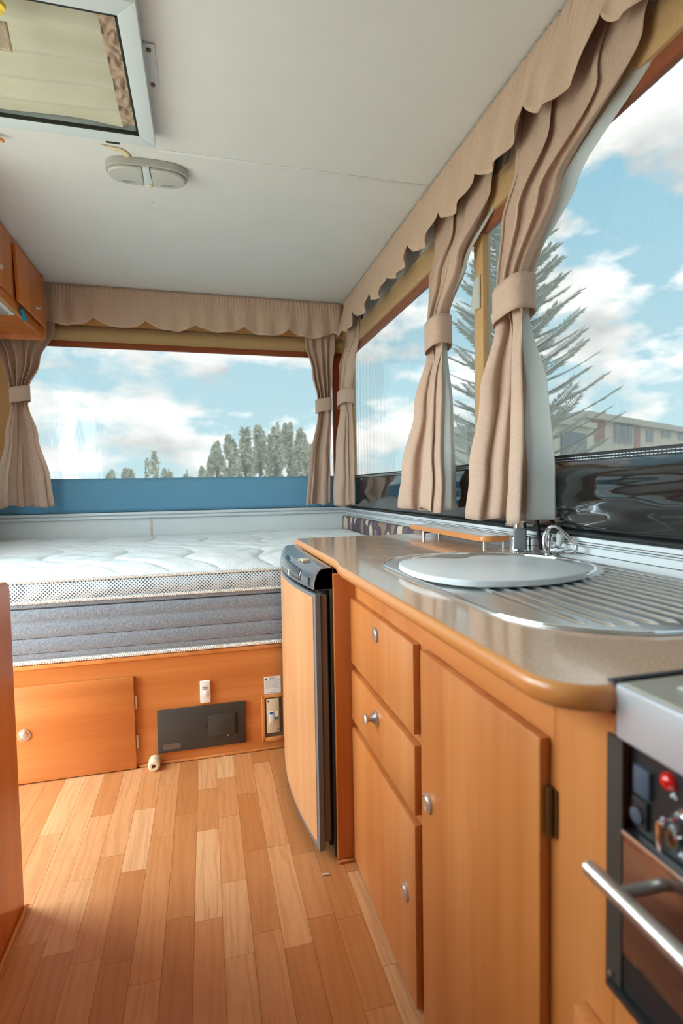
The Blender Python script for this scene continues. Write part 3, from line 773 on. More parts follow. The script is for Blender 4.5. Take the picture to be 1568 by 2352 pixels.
# ================================================================== BED
# ---- bed base with storage door
bbs = thing('bed_base', (-.1, 2.9, 0), 'beech bed base with a storage door and electrics', 'bed base')
B().box(XL + .005, .32, YB + .004, YB + .022, .001, .436).obj('front_panel', 'wood_h', bbs, smooth=0)
B().box(XL + .005, .955, YB + .15, YR - .035, .02, .43).obj('box', 'wood_h', bbs, smooth=0)
B().box(XL + .005, .32, YB - .002, YB + .15, .4205, .4365, .003).obj('top_rail', 'wood_edge', bbs)
B().box(-.275, .32, YB - .004, YB + .004, .001, .010, .002).obj('floor_bead', 'wood_edge', bbs)
bd = B().box(-.72, -.2825, YB - .013, YB + .0035, .004, .361, .0025).obj('storage_door', 'wood_h', bbs)
q = at(56, 1689, 'y', YB - .013); knob(bd, (q.x, YB - .013, q.z), (0, -1, 0), .0225)
for zz in (.259, .105):
    B().tube([(-.2775, YB - .004, zz - .026), (-.2775, YB - .004, zz + .026)], .0042, 8).obj('hinge', 'beige', bbs)

# ---- black electrical panel
ep = thing('power_panel', (-.03, YB, .05), 'flat black electrical power panel set into the bed base', 'power panel')
EY = YB + .004
a, b = -.203, .137
B().box(a, b, EY - .010, EY, .045, .215, .003).obj('cover', 'charcoal', ep)
u0 = at(478, 1645, 'y', EY - .01); u1 = at(547, 1680, 'y', EY - .01)
fl = B().box(u0.x, u1.x - .012, EY - .0135, EY - .0095, u1.z - .006, u0.z + .004, .001).obj('flap', 'charcoal', ep)
B().box(u1.x - .0115, u1.x + .001, EY - .0108, EY - .0095, u1.z - .005, u0.z + .006).obj('flap_slot', 'rubber', ep, smooth=0)
B().lathe([(.010, 0), (.010, .0008), (.0065, .0008), (.0065, .0)], (u0.x - .002, EY - .0098, (u0.z + u1.z) / 2), (0, -1, 0), 20).obj('finger_notch', 'rubber', ep)
q = at(523, 1688, 'y', EY - .01); B().lathe([(.0034, 0), (.0034, .001), (.002, .002), (0, .002)], (q.x, EY - .0099, q.z), (0, -1, 0), 12).obj('screw', 'satin', ep)
B().box(-.185, -.118, EY - .0106, EY - .0099, .058, .080).obj('name_plate', 'dark_side', ep, smooth=0)
q = at(460, 1693, 'y', EY - .01); B().lathe([(.002, 0), (.002, .0006)], (q.x, EY - .0099, q.z), (0, -1, 0), 8).obj('pin_hole', 'rubber', ep)

# ---- battery switch
RX = Matrix.Rotation(PI / 2, 4, 'X')
sw = thing('switch_plate', (-.019, YB, .226), 'narrow white battery switch plate above the power panel', 'switch')
SYF = EY - .012
B().box(-.039, .001, SYF, EY, .226, .315, .004, 3).obj('plate', 'white_plastic', sw)
B().lathe([(.0105, 0), (.0105, .001), (.0095, .0045), (.006, .0055), (0, .0055)], (-.0185, SYF, .265), (0, -1, 0), 20).obj('rocker', 'white_plastic', sw)
for zz in (.236, .3035): B().lathe([(.0032, 0), (.0032, .0008), (0, .0012)], (-.019, SYF, zz), (0, -1, 0), 12).obj('screw', 'white_plastic', sw)
B().text('Battery', .0075, Matrix.Translation((-.019, SYF - .0001, .2905)) @ RX).text('Switch', .0075, Matrix.Translation((-.019, SYF - .0001, .2835)) @ RX).obj('lettering', 'ink', sw, smooth=0)

# ---- paper notice
la = thing('notice_sticker', (.247, YB, .229), 'small white paper notice with a printed heading stuck above the breaker', 'sticker')
LX0, LX1, LZ0, LZ1 = .213, .281, .2305, .302
LYF = EY - .0006
B().box(LX0, LX1, LYF, EY - .0001, LZ0, LZ1).obj('sheet', 'paper', la, smooth=0)
B().text('Jayco', .0105, Matrix.Translation((.248, LYF - .0001, .2945)) @ RX @ Matrix.Shear('XY', 4, (.25, 0))).obj('heading', 'ink', la, smooth=0)
B().lathe([(.0035, 0), (.0035, .0003), (.002, .0003), (.002, 0)], (.2215, LYF, .2925), (0, -1, 0), 14).obj('emblem', 'ink', la)
ln = B(); r2 = random.Random(3)
for i in range(9):
    z = .2855 - i * .0040; x = .218
    while x < .274:
        w = .003 + r2.random() * .006; ln.box(x, min(x + w, .2765), LYF - .0002, LYF, z, z + .0011); x += w + .0014
ln.box(.225, .268, LYF - .0002, LYF, .2345, .2356); ln.box(.24, .262, LYF - .0002, LYF, .2325, .2333)
ln.obj('print_lines', 'grey_ink', la, smooth=0)
B().text('11738', .0058, Matrix.Translation((.252, LYF - .0001, .2435)) @ RX).obj('number', 'grey_ink', la, smooth=0)

# ---- circuit breaker in a beech frame
cb = thing('breaker_box', (.245, YB, .035), 'circuit breaker in a recessed beech frame low on the bed base', 'breaker')
cf = B()
cx0, cx1, cz0, cz1 = .200, .296, .036, .2285
ci0, ci1, cj0, cj1 = .213, .288, .052, .2165
cf.box(cx0, ci0, EY - .010, EY, cz0, cz1, .002).box(ci1, cx1, EY - .010, EY, cz0, cz1, .002).box(ci0 - .002, ci1 + .002, EY - .010, EY, cj1, cz1, .002).box(ci0 - .002, ci1 + .002, EY - .010, EY, cz0, cj0, .002)
cf.obj('frame', 'wood_edge', cb)
B().box(ci0, ci1, EY - .0015, EY - .0002, cj0, cj1).obj('recess_back', 'dark_side', cb, smooth=0)
br = B().box(.220, .272, EY - .009, EY - .0015, .070, .212, .0015).obj('breaker', 'beige', cb)
B().box(.2295, .2485, EY - .0115, EY - .0088, .112, .160, .0008).obj('label_tag', 'paper', br)
B().box(.2315, .2465, EY - .0120, EY - .0114, .148, .158).obj('blue_mark', 'blue_ink', br, smooth=0)
B().box(.2505, .266, EY - .0100, EY - .0088, .136, .160).obj('rating_print', 'paper', br, smooth=0)
B().box(.2515, .2655, EY - .015, EY - .0088, .126, .1345, .001).obj('toggle', 'teal', br)
for (x, z) in ((.227, .203), (.266, .082)): B().box(x - .0025, x + .0025, EY - .0095, EY - .0089, z - .004, z + .004).obj('terminal_mark', 'ink', br, smooth=0)
for (x, z) in ((.2065, .2225), (.2065, .042), (.292, .042)): B().lathe([(.0035, 0), (.0035, .001), (0, .0016)], (x, EY - .0099, z), (0, -1, 0), 10).obj('screw', 'brass', cb)

# ---- rubber door stop
q = at(353, 1748, 'y', YB - .05)
B().lathe([(.008, .006), (.008, 0), (.016, 0), (.0215, .004), (.0225, .012), (.0205, .028), (.0225, .044), (.021, .052), (0, .052)], (q.x, YB - .054, .0226), (0, 1, 0), 28).obj('door_stop', 'cream', label='cream rubber door stop on the floor at the foot of the bed base', cat='door stop')
B().lathe([(.0075, 0), (.0075, .001), (0, .001)], (q.x, YB - .0485, .0226), (0, -1, 0), 16).obj('stop_screw', 'brass', bpy.data.objects['door_stop'])

# ---- mattress
mt = thing('mattress', (-.13, 2.87, .437), 'thick white pillow-top mattress with heather grey quilted side', 'mattress')
MX0, MX1, MY0, MY1 = XL + .02, .905, YB + .001, YR - .035
MR = .318     # the near-right corner stops at the fridge
def top_z(x, y):
    fx = min(1, (x - MX0) / .10, 1); e = min(1, max(0, (y - MY0) / .16), max(0, (MY1 - y) / .08))
    e = math.sqrt(1 - (1 - max(0, min(1, e))) ** 2)
    def gr(f): return 1 - math.exp(-abs(math.sin(f)) / .22)
    q = .017 * gr(x * 13 + y * 8 + 1.3 * math.sin(y * 9 + x * 3)) * (.55 + .45 * gr(y * 13 - x * 7 + 1.2 * math.sin(x * 8 + 1)))
    return .742 + .034 * e + q * e + .006 * nz(x * 11, y * 11) * e + .004 * nz(x * 3, y * 3)
qt = B().grid(lambda s, t: (MX0 + s * (MX1 - MX0), MY0 + .004 + (t ** 1.3) * (MY1 - MY0 - .006) + (.0 if (MX0 + s * (MX1 - MX0)) < MR else max(0, (2.155 - MY0 - (t ** 1.3) * (MY1 - MY0))) ), top_z(MX0 + s * (MX1 - MX0), MY0 + (t ** 1.3) * (MY1 - MY0))), 260, 150)
qt.obj('quilted_top', 'mattress_top', mt, smooth=80)
def side(zs, fn, mat, name):
    def f(s, t):
        x = MX0 + s * (MR - MX0); z = zs[0] + t * (zs[1] - zs[0]); return (x, MY0 + .010 - fn(x, z), z)
    return B().grid(f, 90, 30).obj(name, mat, mt, smooth=60)
side((.668, .744), lambda x, z: .006 + .012 * math.sin(PI * (z - .668) / .076) + .001 * nz(x * 14, z), 'airmesh', 'mesh_border')
seams = (.668, .645, .592, .535, .480, .455)
def puff(x, z):
    for a, b in zip(seams, seams[1:]):
        if b <= z <= a:
            h = a - b; k = (z - b) / h; return .004 + min(.011, .13 * h + .003) * (4 * k * (1 - k)) ** .32 + .0008 * nz(x * 25, z * 30)
    return .003
side((.456, .667), puff, 'heather', 'grey_border')
gb = B()
for zz in seams[1:5]:
    n_ = 0; xx = MX0
    gb.tube([(MX0 + (MR - MX0) * i / 40, MY0 + .0035, zz) for i in range(41)], .0030, 6)
gb.obj('seam_stitching', 'line_dark', mt)
def braid(z, r, nm):
    pts = 900
    b = B(); xs = [MX0 + (MR - MX0) * i / pts for i in range(pts + 1)]
    for ph in (0, PI):
        b.tube([(x, MY0 - .001 - r * .35 * math.cos(x * 380 + ph), z + r * .35 * math.sin(x * 380 + ph)) for x in xs], r * .62, 5)
    b.obj(nm, 'cord', mt, smooth=60)
braid(.745, .0065, 'piping'); braid(.6685, .0070, 'piping'); braid(.4465, .0085, 'piping')
B().box(MX0, MR, MY0 + .006, MY1, .4375, .74).box(MR, MX1, 2.20, MY1, .4375, .74).obj('core', 'mattress_top', mt, smooth=0)

# ---- white scrap on the floor
q = at(747, 2009, 'z', .003)
B().tube([q + Vector((-.009, .002, 0)), q + Vector((0, 0, .0006)), q + Vector((.011, -.001, 0))], [.0022, .0026, .0022], 8).obj('paper_scrap', 'white_plastic', label='tiny white scrap lying on the floor by the fridge', cat='scrap')

# ================================================================== LEFT SIDE
lc = thing('low_cupboard', (-.86, .8, 0), 'low shade-toned beech cupboard end in the left foreground', 'cabinet')
X7, Y7 = -.479, 1.486
b = B()
pl = rrect(.25, Y7, .002, .852, (.003, .003, .028, .003), 8)
b.prism(pl, X7 - .016, X7, fn=lambda a, z, c: (c, a, z), bev=.003).obj('side_panel', M['wood_shaded'], lc, smooth=40)
B().box(XL + .002, X7 - .0165, .25, Y7 - .03, .002, .80).obj('carcass', 'wood_v', lc, smooth=0)
B().box(XL + .002, X7 - .0165, .25, Y7 - .03, .8005, .82, .003).obj('top', 'laminate', lc)
B().box(X7 + .0003, X7 + .010, .25, Y7 + .002, .001, .011, .003).obj('floor_bead', 'wood_edge', lc)

# ---- overhead cupboard over the bed
oc_ = thing('overhead_cupboard', (-1.06, 2.6, 1.95), 'shade-toned beech overhead cupboard hung from the ceiling at top left', 'cabinet')
OF = -.886
B().box(XL + .002, OF, 2.20, 3.47, 1.985, ZC - .002).obj('carcass', M['wood_shaded'], oc_, smooth=0)
ep_ = rrect(XL + .002, OF + .013, 1.957, ZC - .001, (.003, .022, .003, .003), 8)
B().prism(ep_, 3.470, 3.487, fn=lambda a, z, c: (a, c, z), bev=.003).obj('end_panel', M['wood_shaded'], oc_, smooth=40)
B().box(OF - .014, OF + .0015, 2.20, 3.469, 1.972, 1.986, .003).obj('bottom_edging', 'wood_edge', oc_)
for i, (y0, y1) in enumerate(((2.985, 3.450), (2.45, 2.91), (2.215, 2.42))):
    tilt = Matrix.Translation((OF + .001, 0, 2.30)) @ Matrix.Rotation(math.radians(-2.2 if i == 0 else 0), 4, 'Y') @ Matrix.Translation((-OF - .001, 0, -2.30))
    dr_ = B().box(OF + .001, OF + .017, y0, y1, 2.022, 2.300, .002).xform(tilt).obj('door', M['wood_shaded'], oc_)
    kp = Vector((OF + .018, 3.262 if i == 0 else y1 - .2, 2.078)); 
    kb = B().lathe([(.012, -.003), (.012, .002), (.007, .004), (.006, .014), (.011, .017), (.0115, .021), (.006, .024), (0, .024)], kp, (1, 0, 0), 20).xform(tilt).obj('knob', 'satin', dr_)
lt = thing('strip_lamp', (-.985, 2.75, 1.96), 'white strip lamp fixed under the overhead cupboard', 'lamp')
B().box(-1.075, -.905, 2.35, 3.06, 1.9705, 1.9845, .004).obj('housing', 'white_plastic', lt)
B().box(-1.055, -.925, 2.37, 3.03, 1.962, 1.971, .003).obj('diffuser', 'lens', lt)
tb = thing('handle_stub', (OF + .010, 3.08, 1.955), 'teal and white plastic handle poking out under the overhead cupboard door', 'handle')
B().tube([(OF + .006, 3.062, 2.008), (OF + .010, 3.078, 1.990), (OF + .013, 3.095, 1.966), (OF + .014, 3.102, 1.957)], [.009, .0125, .0125, .006], 12).obj('grip', 'teal', tb)
B().tube([(OF + .012, 3.070, 2.000), (OF + .018, 3.084, 1.984)], [.0065, .004], 10).obj('pad', 'white_plastic', tb)

# ---- upper half of the door folded up against the ceiling
fdz = 2.288
ud = thing('folded_door', (-.5, 1.75, fdz), 'upper half-door with white frame folded up flat under the ceiling', 'door')
dx0, dx1, dy0, dy1, fw = -.93, -.133, 1.462, 2.042, .050
def bar(poly): return B().prism(poly, fdz, fdz + .034, bev=.002)
bar([(dx1, dy0), (dx1, dy1), (dx1 - fw, dy1 - fw), (dx1 - fw, dy0 + fw)]).obj('frame_rail', 'alu', ud)
bar([(dx0, dy0), (dx0, dy1), (dx0 + fw, dy1 - fw), (dx0 + fw, dy0 + fw)]).obj('frame_rail', 'alu', ud)
bar([(dx0, dy1), (dx1, dy1), (dx1 - fw, dy1 - fw), (dx0 + fw, dy1 - fw)]).obj('frame_rail', 'alu', ud)
bar([(dx0, dy0), (dx1, dy0), (dx1 - fw, dy0 + fw), (dx0 + fw, dy0 + fw)]).obj('frame_rail', 'alu', ud)
ix0, ix1, iy0, iy1 = dx0 + fw, dx1 - fw, dy0 + fw, dy1 - fw
gk = B().box(ix0, ix1, iy1 - .006, iy1, fdz + .001, fdz + .012).box(ix1 - .007, ix1, iy0, iy1, fdz + .001, fdz + .012).box(ix0, ix0 + .007, iy0, iy1, fdz + .001, fdz + .012).box(ix0, ix1, iy0, iy0 + .006, fdz + .001, fdz + .012)
gk.obj('gasket', 'rubber', ud, smooth=0)
B().grid(lambda s, t: (ix0 + s * (ix1 - ix0), iy0 + t * (iy1 - iy0), fdz + .009), 12, 12).obj('pane', 'pane_door', ud)
def dcurt(s, t):
    x = ix0 + s * (ix1 - .05 - ix0); y = iy0 + .002 + t * (iy1 - iy0 - .012)
    return (x, y, fdz + .0285 + .0150 * math.sin(y * 62 + 1.6 * nz(x * 3, y * 4)) + .004 * nz(x * 4, y * 16))
B().grid(dcurt, 30, 110).obj('inner_curtain', 'cream_curtain', ud, smooth=80)
def ruff(s, t):
    x = ix1 - .052 + s * .046 - .006 * t * 0; y = iy0 + .002 + t * (iy1 - iy0 - .010)
    return (x, y, fdz + .022 + .006 * math.sin(y * 150 + 5 * nz(y * 20, s * 2)) * (.4 + s) + .005 * nz(y * 40 + s * 5, s * 3))
B().grid(ruff, 8, 160).obj('curtain_heading', 'curtain', ud, smooth=80)
q0 = at(243, 326, 'z', fdz); q1 = at(275, 330, 'z', fdz)
B().box(q0.x, q1.x, q0.y - .003, q0.y + .004, fdz - .0005, fdz + .002).obj('latch_slot', 'rubber', ud, smooth=0)
hg = B().box(-.139, -.102, 1.640, 1.815, ZC - .006, ZC - .0005, .002).box(-.139, -.131, 1.640, 1.815, fdz + .03, ZC - .001).obj('catch_bracket', 'alu', ud)
for yy in (1.658, 1.793): B().lathe([(.0065, 0), (.0065, .004), (0, .006)], (-.119, yy, ZC - .006), (0, 0, -1), 12).obj('screw', 'brass', hg)
# ---- woven tag and yellow scrap hanging at the left of the door
wq = at(4, 68, 'z', 2.25)
wt_ = thing('woven_ornament', (wq.x, wq.y, 2.20), 'woven straw ornament with yellow petals hanging at the top left corner', 'ornament')
def tg(s, t): return (wq.x - .045 + .060 * s + .004 * t, wq.y - .012 + .024 * t + .008 * math.sin(PI * s), 2.262 - .055 * t + .006 * math.sin(PI * s))
B().grid(tg, 10, 10).obj('woven_band', 'woven', wt_, solid=.003)
yq = at(2, 12, 'z', 2.262)
yb_ = B()
for k in range(5):
    c = Vector((yq.x - .012 + .012 * math.cos(k * 1.26), yq.y + .012 * math.sin(k * 1.26), 2.262))
    yb_.lathe([(0, -.010), (.012, -.003), (.010, .006), (0, .011)], c, (math.cos(k * 1.3) * .5, math.sin(k * 1.3) * .5, 1), 10)
yb_.obj('petals', 'yellow', wt_, smooth=60)
B().tube([(wq.x - .01, wq.y, 2.26), (wq.x - .008, wq.y, fdz)], .0012, 6).obj('cord', 'beige', wt_)
# ---- small tan peg on the ceiling
pq = at(4, 322, 'z', ZC - .02)
B().tube([(pq.x - .03, pq.y - .008, ZC - .0005), (pq.x - .018, pq.y - .004, ZC - .014), (pq.x + .004, pq.y, ZC - .022), (pq.x + .010, pq.y + .001, ZC - .022)], [.006, .007, .0065, .003], 12).obj('ceiling_hook', 'wood_edge', label='small tan wooden hook on the ceiling beside the folded door', cat='hook')

# ---- ceiling lamp
lq = at(338, 398, 'z', ZC - .02)
cl = thing('ceiling_lamp', (lq.x, lq.y, ZC - .035), 'oval twin-lens ceiling lamp, switched off, grey plastic base', 'lamp')
LW, LD = .153, .066
def oval(k, z0, z1, bev=.0):
    pts = []
    for i in range(56):
        a = 2 * PI * i / 56; c, s_ = math.cos(a), math.sin(a)
        pts.append((lq.x + LW * k * math.copysign(abs(c) ** .62, c), lq.y + (LD - (1 - k) * LW) * math.copysign(abs(s_) ** .82, s_)))
    return B().prism(pts, z0, z1, bev=bev, seg=4)
oval(1, ZC - .028, ZC - .0003, .004).obj('base', plain('lamp_grey', srgb(172, 170, 164), .4), cl, smooth=50)
for sgn in (-1, 1):
    pts = []
    for i in range(41):
        a = -PI / 2 + PI * i / 40; c, s_ = math.cos(a), math.sin(a)
        pts.append((lq.x + sgn * (.016 + (LW * .93 - .016) * abs(c) ** .62), lq.y + (LD - .008) * math.copysign(abs(s_) ** .82, s_)))
    if sgn < 0: pts = pts[::-1]
    le = B().prism(pts, ZC - .042, ZC - .0275, bev=.006, seg=4).obj('lens', 'lens', cl, smooth=50)
    B().box(lq.x + sgn * .052, lq.x + sgn * .100, lq.y + .028, lq.y + .036, ZC - .0435, ZC - .0415, .001).obj('lens_clip', 'steel', le)
B().prism([(lq.x - .012, lq.y - LD + .004), (lq.x + .012, lq.y - LD + .004), (lq.x + .018, lq.y + LD - .004), (lq.x - .018, lq.y + LD - .004)], ZC - .040, ZC - .026, bev=.003).obj('bridge', 'alu', cl)
B().lathe([(.0105, 0), (.0105, .003), (.007, .006), (0, .006)], (lq.x + .004, lq.y + .050, ZC - .040), (0, 0, -1), 20).obj('switch_button', 'cream', cl)
# ---- yellowed cable strip from the door to the lamp
cpts = [at(u, v, 'z', ZC - .003) for u, v in ((232, 332), (255, 340), (278, 346), (291, 356), (290, 368))]
cps = spline(cpts, 6, closed=False)
b = B()
def strip(s, t):
    i = s * (len(cps) - 1); k = min(int(i), len(cps) - 2); p = cps[k].lerp(cps[k + 1], i - k); d = (cps[k + 1] - cps[k]).normalized(); nrm = Vector((d.y, -d.x, 0))
    return p + nrm * ((t - .5) * .022 * (.3 + .7 * sm(s * 2.5))) + Vector((0, 0, -.002 * math.sin(PI * t)))
b.grid(strip, 30, 5).obj('cable_cover', 'cream', label='yellowed curled cable strip running from the folded door to the ceiling lamp', cat='cable', solid=.001)

# ================================================================== CURTAINS
def curtain(label, base, dirv, nrm, rows, n, seed, tie, lining=None, group='tied tan curtains', zjit=.006):
    base = Vector((base[0], base[1], 0)); dirv = Vector(dirv); nrm = Vector(nrm)
    z0, z1 = rows[0][0], rows[-1][0]
    root = thing('curtain', (base.x, base.y, z0), label, 'curtain', group)
    r_ = random.Random(seed); am = [.75 + .5 * r_.random() for _ in range(n + 2)]; ph0 = r_.random() * 6
    def pt(s, z, back=0.):
        hw, amp, sh_, off = interp(rows, z)
        p = s * n; k = int(p); fr_ = p - k
        w = s + .10 / n * math.sin(2 * PI * s * 1.7 + seed)
        f = math.sin(2 * PI * n * w + ph0 + .8 * nz(s * 3, z * 2.2, seed))
        f = math.copysign(abs(f) ** 1.05, f) * (am[k % len(am)] * (1 - fr_) + am[(k + 1) % len(am)] * fr_)
        if tie:      # gathered above the band, a few broad folds below it
            wz = sm((z - tie[0] + .10) / .22)
            fb = math.sin(2 * PI * 1.35 * w + ph0 * .7 + .5 * nz(s * 2, z * 1.5, seed)) * .85 + .22 * f
            f = fb + (f - fb) * wz
        lat = .35 * hw / n * math.sin(4 * PI * n * w + 2 * ph0 + nz(s * 4, z * 3, seed + 2))
        d = (s - .5) * 2 * hw + lat + .004 * nz(s * 5, z * 6, seed)
        return base + dirv * (d + sh_) + nrm * (off + amp * f + .006 * nz(s * 7, z * 7, seed + 4) - back)
    def fn(s, t):
        z = z0 + t * (z1 - z0); p = pt(s, z); p.z = z + (1 - t) ** 6 * zjit * (nz(s * 6, seed) * 2 + math.sin(s * 9 + seed)); return p
    B().grid(fn, 26 * n + 1, 70).obj('fabric', 'curtain', root, smooth=80, solid=.0016)
    # stitched hem line
    hz_ = z0 + .035
    hb_ = B()
    if tie:
        ta, tb_, aa, bb2 = tie
        hw, amp, sh_, off = interp(rows, (ta + tb_) / 2)
        def band(s, t):
            a = 2 * PI * s; c, q = math.cos(a), math.sin(a)
            z = ta + t * (tb_ - ta) + .012 * c
            return base + dirv * (sh_ + aa * math.copysign(abs(c) ** .7, c)) + nrm * (off + bb2 * math.copysign(abs(q) ** .7, q)) + Vector((0, 0, z))
        B().grid(band, 48, 8, closed=True).obj('tieback', 'curtain', root, smooth=70, solid=.003)
    if lining:
        fr0, wid, amp2, back = lining
        def lf(s, t):
            z = z0 + .004 + t * (z1 - z0 - .03); hw, amp, sh_, off = interp(rows, z); k = .35 + .65 * sm(abs(z - (tie[0] + tie[1]) / 2) / .30)
            d = hw * (fr0 + s * wid * k)
            return base + dirv * (sh_ + d) + nrm * (off + amp * amp2 * math.sin(2 * PI * 1.2 * s + seed) - back * k) + Vector((0, 0, z))
        B().grid(lf, 40, 50).obj('lining', 'lining', root, smooth=80, solid=.0012)
    return root
NR, DR = (-1, 0, 0), (0, -1, 0)      # right wall: towards the room, towards the camera
curtain('tied tan curtain hanging right above the sink taps, nearest the camera', (.965, 1.43), DR, NR,
        [(.968, .135, .074, .006, .092), (1.10, .128, .068, .008, .086), (1.35, .098, .052, .005, .072), (1.56, .062, .030, .004, .058), (1.665, .060, .030, .004, .058), (1.85, .128, .030, .075, .046), (2.04, .245, .014, .180, .016), (2.28, .300, .007, .22, .004)], 3, 3, (1.562, 1.662, .072, .046), (.42, .82, .45, .024))
curtain('tied tan curtain between the two side windows, second from the camera', (.965, 1.975), DR, NR,
        [(.975, .145, .078, .01, .094), (1.12, .132, .070, .012, .088), (1.38, .090, .050, .014, .072), (1.60, .052, .028, .022, .058), (1.71, .050, .028, .022, .058), (1.88, .120, .028, .085, .044), (2.04, .205, .014, .15, .016), (2.28, .26, .007, .18, .004)], 3, 8, (1.605, 1.715, .062, .044), (.50, .60, .45, .024))
curtain('tied tan curtain in the rear right corner on the side wall', (.965, 3.36), DR, NR,
        [(.955, .10, .060, .0, .088), (1.30, .085, .050, .0, .078), (1.60, .055, .030, .0, .062), (1.69, .053, .030, .0, .062), (1.85, .075, .030, .0, .05), (2.04, .13, .014, .04, .016), (2.28, .15, .007, .04, .004)], 3, 5, (1.60, 1.69, .068, .048))
NB, DB = (0, -1, 0), (1, 0, 0)       # rear wall
curtain('tied tan curtain at the right end of the rear window', (.775, 3.60), DB, NB,
        [(.960, .085, .040, -.035, .060), (1.25, .072, .036, -.015, .055), (1.58, .047, .028, .025, .05), (1.67, .046, .028, .025, .05), (1.85, .070, .028, .015, .042), (2.04, .10, .012, .01, .018), (2.28, .105, .007, .01, .008)], 4, 11, (1.585, 1.675, .054, .040))
curtain('tied tan curtain at the left end of the rear window under the overhead cupboard', (-1.04, 3.60), DB, NB,
        [(.985, .150, .060, .015, .090), (1.15, .135, .055, .012, .084), (1.40, .085, .040, .005, .066), (1.60, .044, .028, -.003, .054), (1.69, .046, .028, -.003, .054), (1.85, .10, .030, .01, .042), (2.04, .18, .014, .0, .018), (2.28, .19, .007, .0, .008)], 5, 17, (1.605, 1.695, .052, .042))

def valance(label, length, fn, zb, seed, name='valance'):
    nu = int(length / .0045)
    def f(s, t):
        a = s * length; zt_ = ZC - .004; bz = zb(a); z = bz + (zt_ - bz) * t
        gather = .0055 * t ** 2 * (nz(a * 75, t * 2, seed) + .6 * math.sin(a * 330 + 4 * nz(a * 9, 0, seed)))
        ripple = (1 - t) ** .8 * (.022 * (.5 + .5 * math.sin(a * 2 * PI / .125 + 2.5 * nz(a * 2.5, t * .6, seed))) + .009 * nz(a * 9, t * 1.2, seed + 3)) + .006 * nz(a * 26, t * 3, seed + 6) * (1 - .5 * t)
        return fn(a, .036 + .050 * (1 - t) + gather + ripple, z)
    return B().grid(f, nu, 16).obj(name, 'valance', label=label, cat='valance', group='gathered tan valances', smooth=80, solid=.0018)
valance('long gathered tan valance running along the ceiling over the side windows', 5.2, lambda a, d, z: (.992 - d, 3.52 - a, z),
        lambda a: 2.135 - .082 * abs(math.sin(PI * (a - .12) / .292)) ** .55 + .006 * nz(a * 5, 1), 2)
valance('shorter gathered tan valance along the ceiling over the rear window', 2.17, lambda a, d, z: (-1.235 + a, 3.622 - d, z),
        lambda a: 2.118 - .050 * abs(math.sin(PI * (a - .02) / .298)) ** .8 + .008 * nz(a * 4, 6), 9)

# ================================================================== OUTDOORS
GZ = -.6
B().box(-160, 160, -160, 160, GZ - .1, GZ).obj('ground', 'ground', kind='structure', label='unseen ground outside, pale to bounce daylight', smooth=0)
def hdir(u, v=1120):
    d = ray(u, v); return Vector((d.x, d.y, 0)).normalized()
def elev(u, v):
    d = ray(u, v); return d.z / math.hypot(d.x, d.y)
# ---- row of trees beyond the rear window
ORD = ['first', 'second', 'third', 'fourth', 'fifth', 'sixth', 'seventh', 'eighth']
def leaf_cloud(c, rx, rz, n, size, r_, pointed=.6):
    t = bmesh.new()
    for _ in range(n):
        k = r_.random() ** .6; zz = -1 + 2 * r_.random(); lim = math.sqrt(max(0, 1 - zz * zz)) * (1 - pointed * max(0, zz) * .55)
        a = r_.random() * 2 * PI
        p = Vector((c[0] + rx * lim * k * math.cos(a), c[1] + rx * lim * k * math.sin(a), c[2] + rz * zz))
        u = Vector((r_.uniform(-1, 1), r_.uniform(-1, 1), r_.uniform(-.6, 1))).normalized(); w = u.orthogonal().normalized()
        w = (w + u.cross(w) * r_.uniform(-1, 1)).normalized(); s_ = size * r_.uniform(.6, 1.3)
        t.faces.new([t.verts.new(q) for q in (p - u * s_, p + w * s_ * .45, p + u * s_, p - w * s_ * .45)])
    b = B(); b.bm.free(); b.bm = t; return b
def tree(u, vtop, D, wpx, label, group, name='tree', n=900, size=.22, low=.3):
    d = hdir(u); base = CAM + d * D; base.z = GZ; top = CAM_H + elev(u, vtop) * D; rx = wpx / FPX * D
    r_ = random.Random(u * 13 + vtop)
    root = thing(name, base, label, name, group)
    B().tube([base, base + Vector((.05, 0, (top - GZ) * .6)), base + Vector((.0, .05, (top - GZ) * .95))], [.12, .08, .02], 8).obj('trunk', 'bark', root)
    lo_ = GZ + (top - GZ) * low; b = B()
    lobes = max(1, int(n / 110))
    for q in range(lobes):
        k = r_.random() if lobes > 1 else .5; hh = (top - lo_) * r_.uniform(.22, .40) if lobes > 1 else (top - lo_)
        spread = rx * (1.05 - .75 * k); a = r_.random() * 2 * PI; rr = r_.random() ** .5 * spread
        zc_ = lo_ + hh / 2 + k * (top - lo_ - hh)
        tmp = leaf_cloud((base.x + rr * math.cos(a), base.y + rr * math.sin(a), zc_), rx * (.34 if lobes > 1 else 1), hh / 2, n // lobes, size, r_, 1.0)
        b._join(tmp.bm)
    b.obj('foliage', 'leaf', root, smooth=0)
for i, (u, v, D, w) in enumerate(((498, 1012, 36, 24), (530, 994, 41, 24), (564, 978, 36, 25), (598, 976, 41, 25), (634, 970, 36, 27), (664, 964, 41, 25), (694, 978, 36, 25), (724, 990, 47, 26))):
    tree(u, v, D, w, ORD[i] + ' grey-green tree from the left in the row beyond the rear window', 'row of trees beyond the rear window', n=2600, size=.17)
tree(335, 1052, 68, 7, 'small bare sapling to the left, beyond the rear window', None, n=60, size=.3, low=.55)
tree(358, 1038, 60, 11, 'thin young tree standing alone beyond the rear window', None, n=130, size=.34, low=.5)
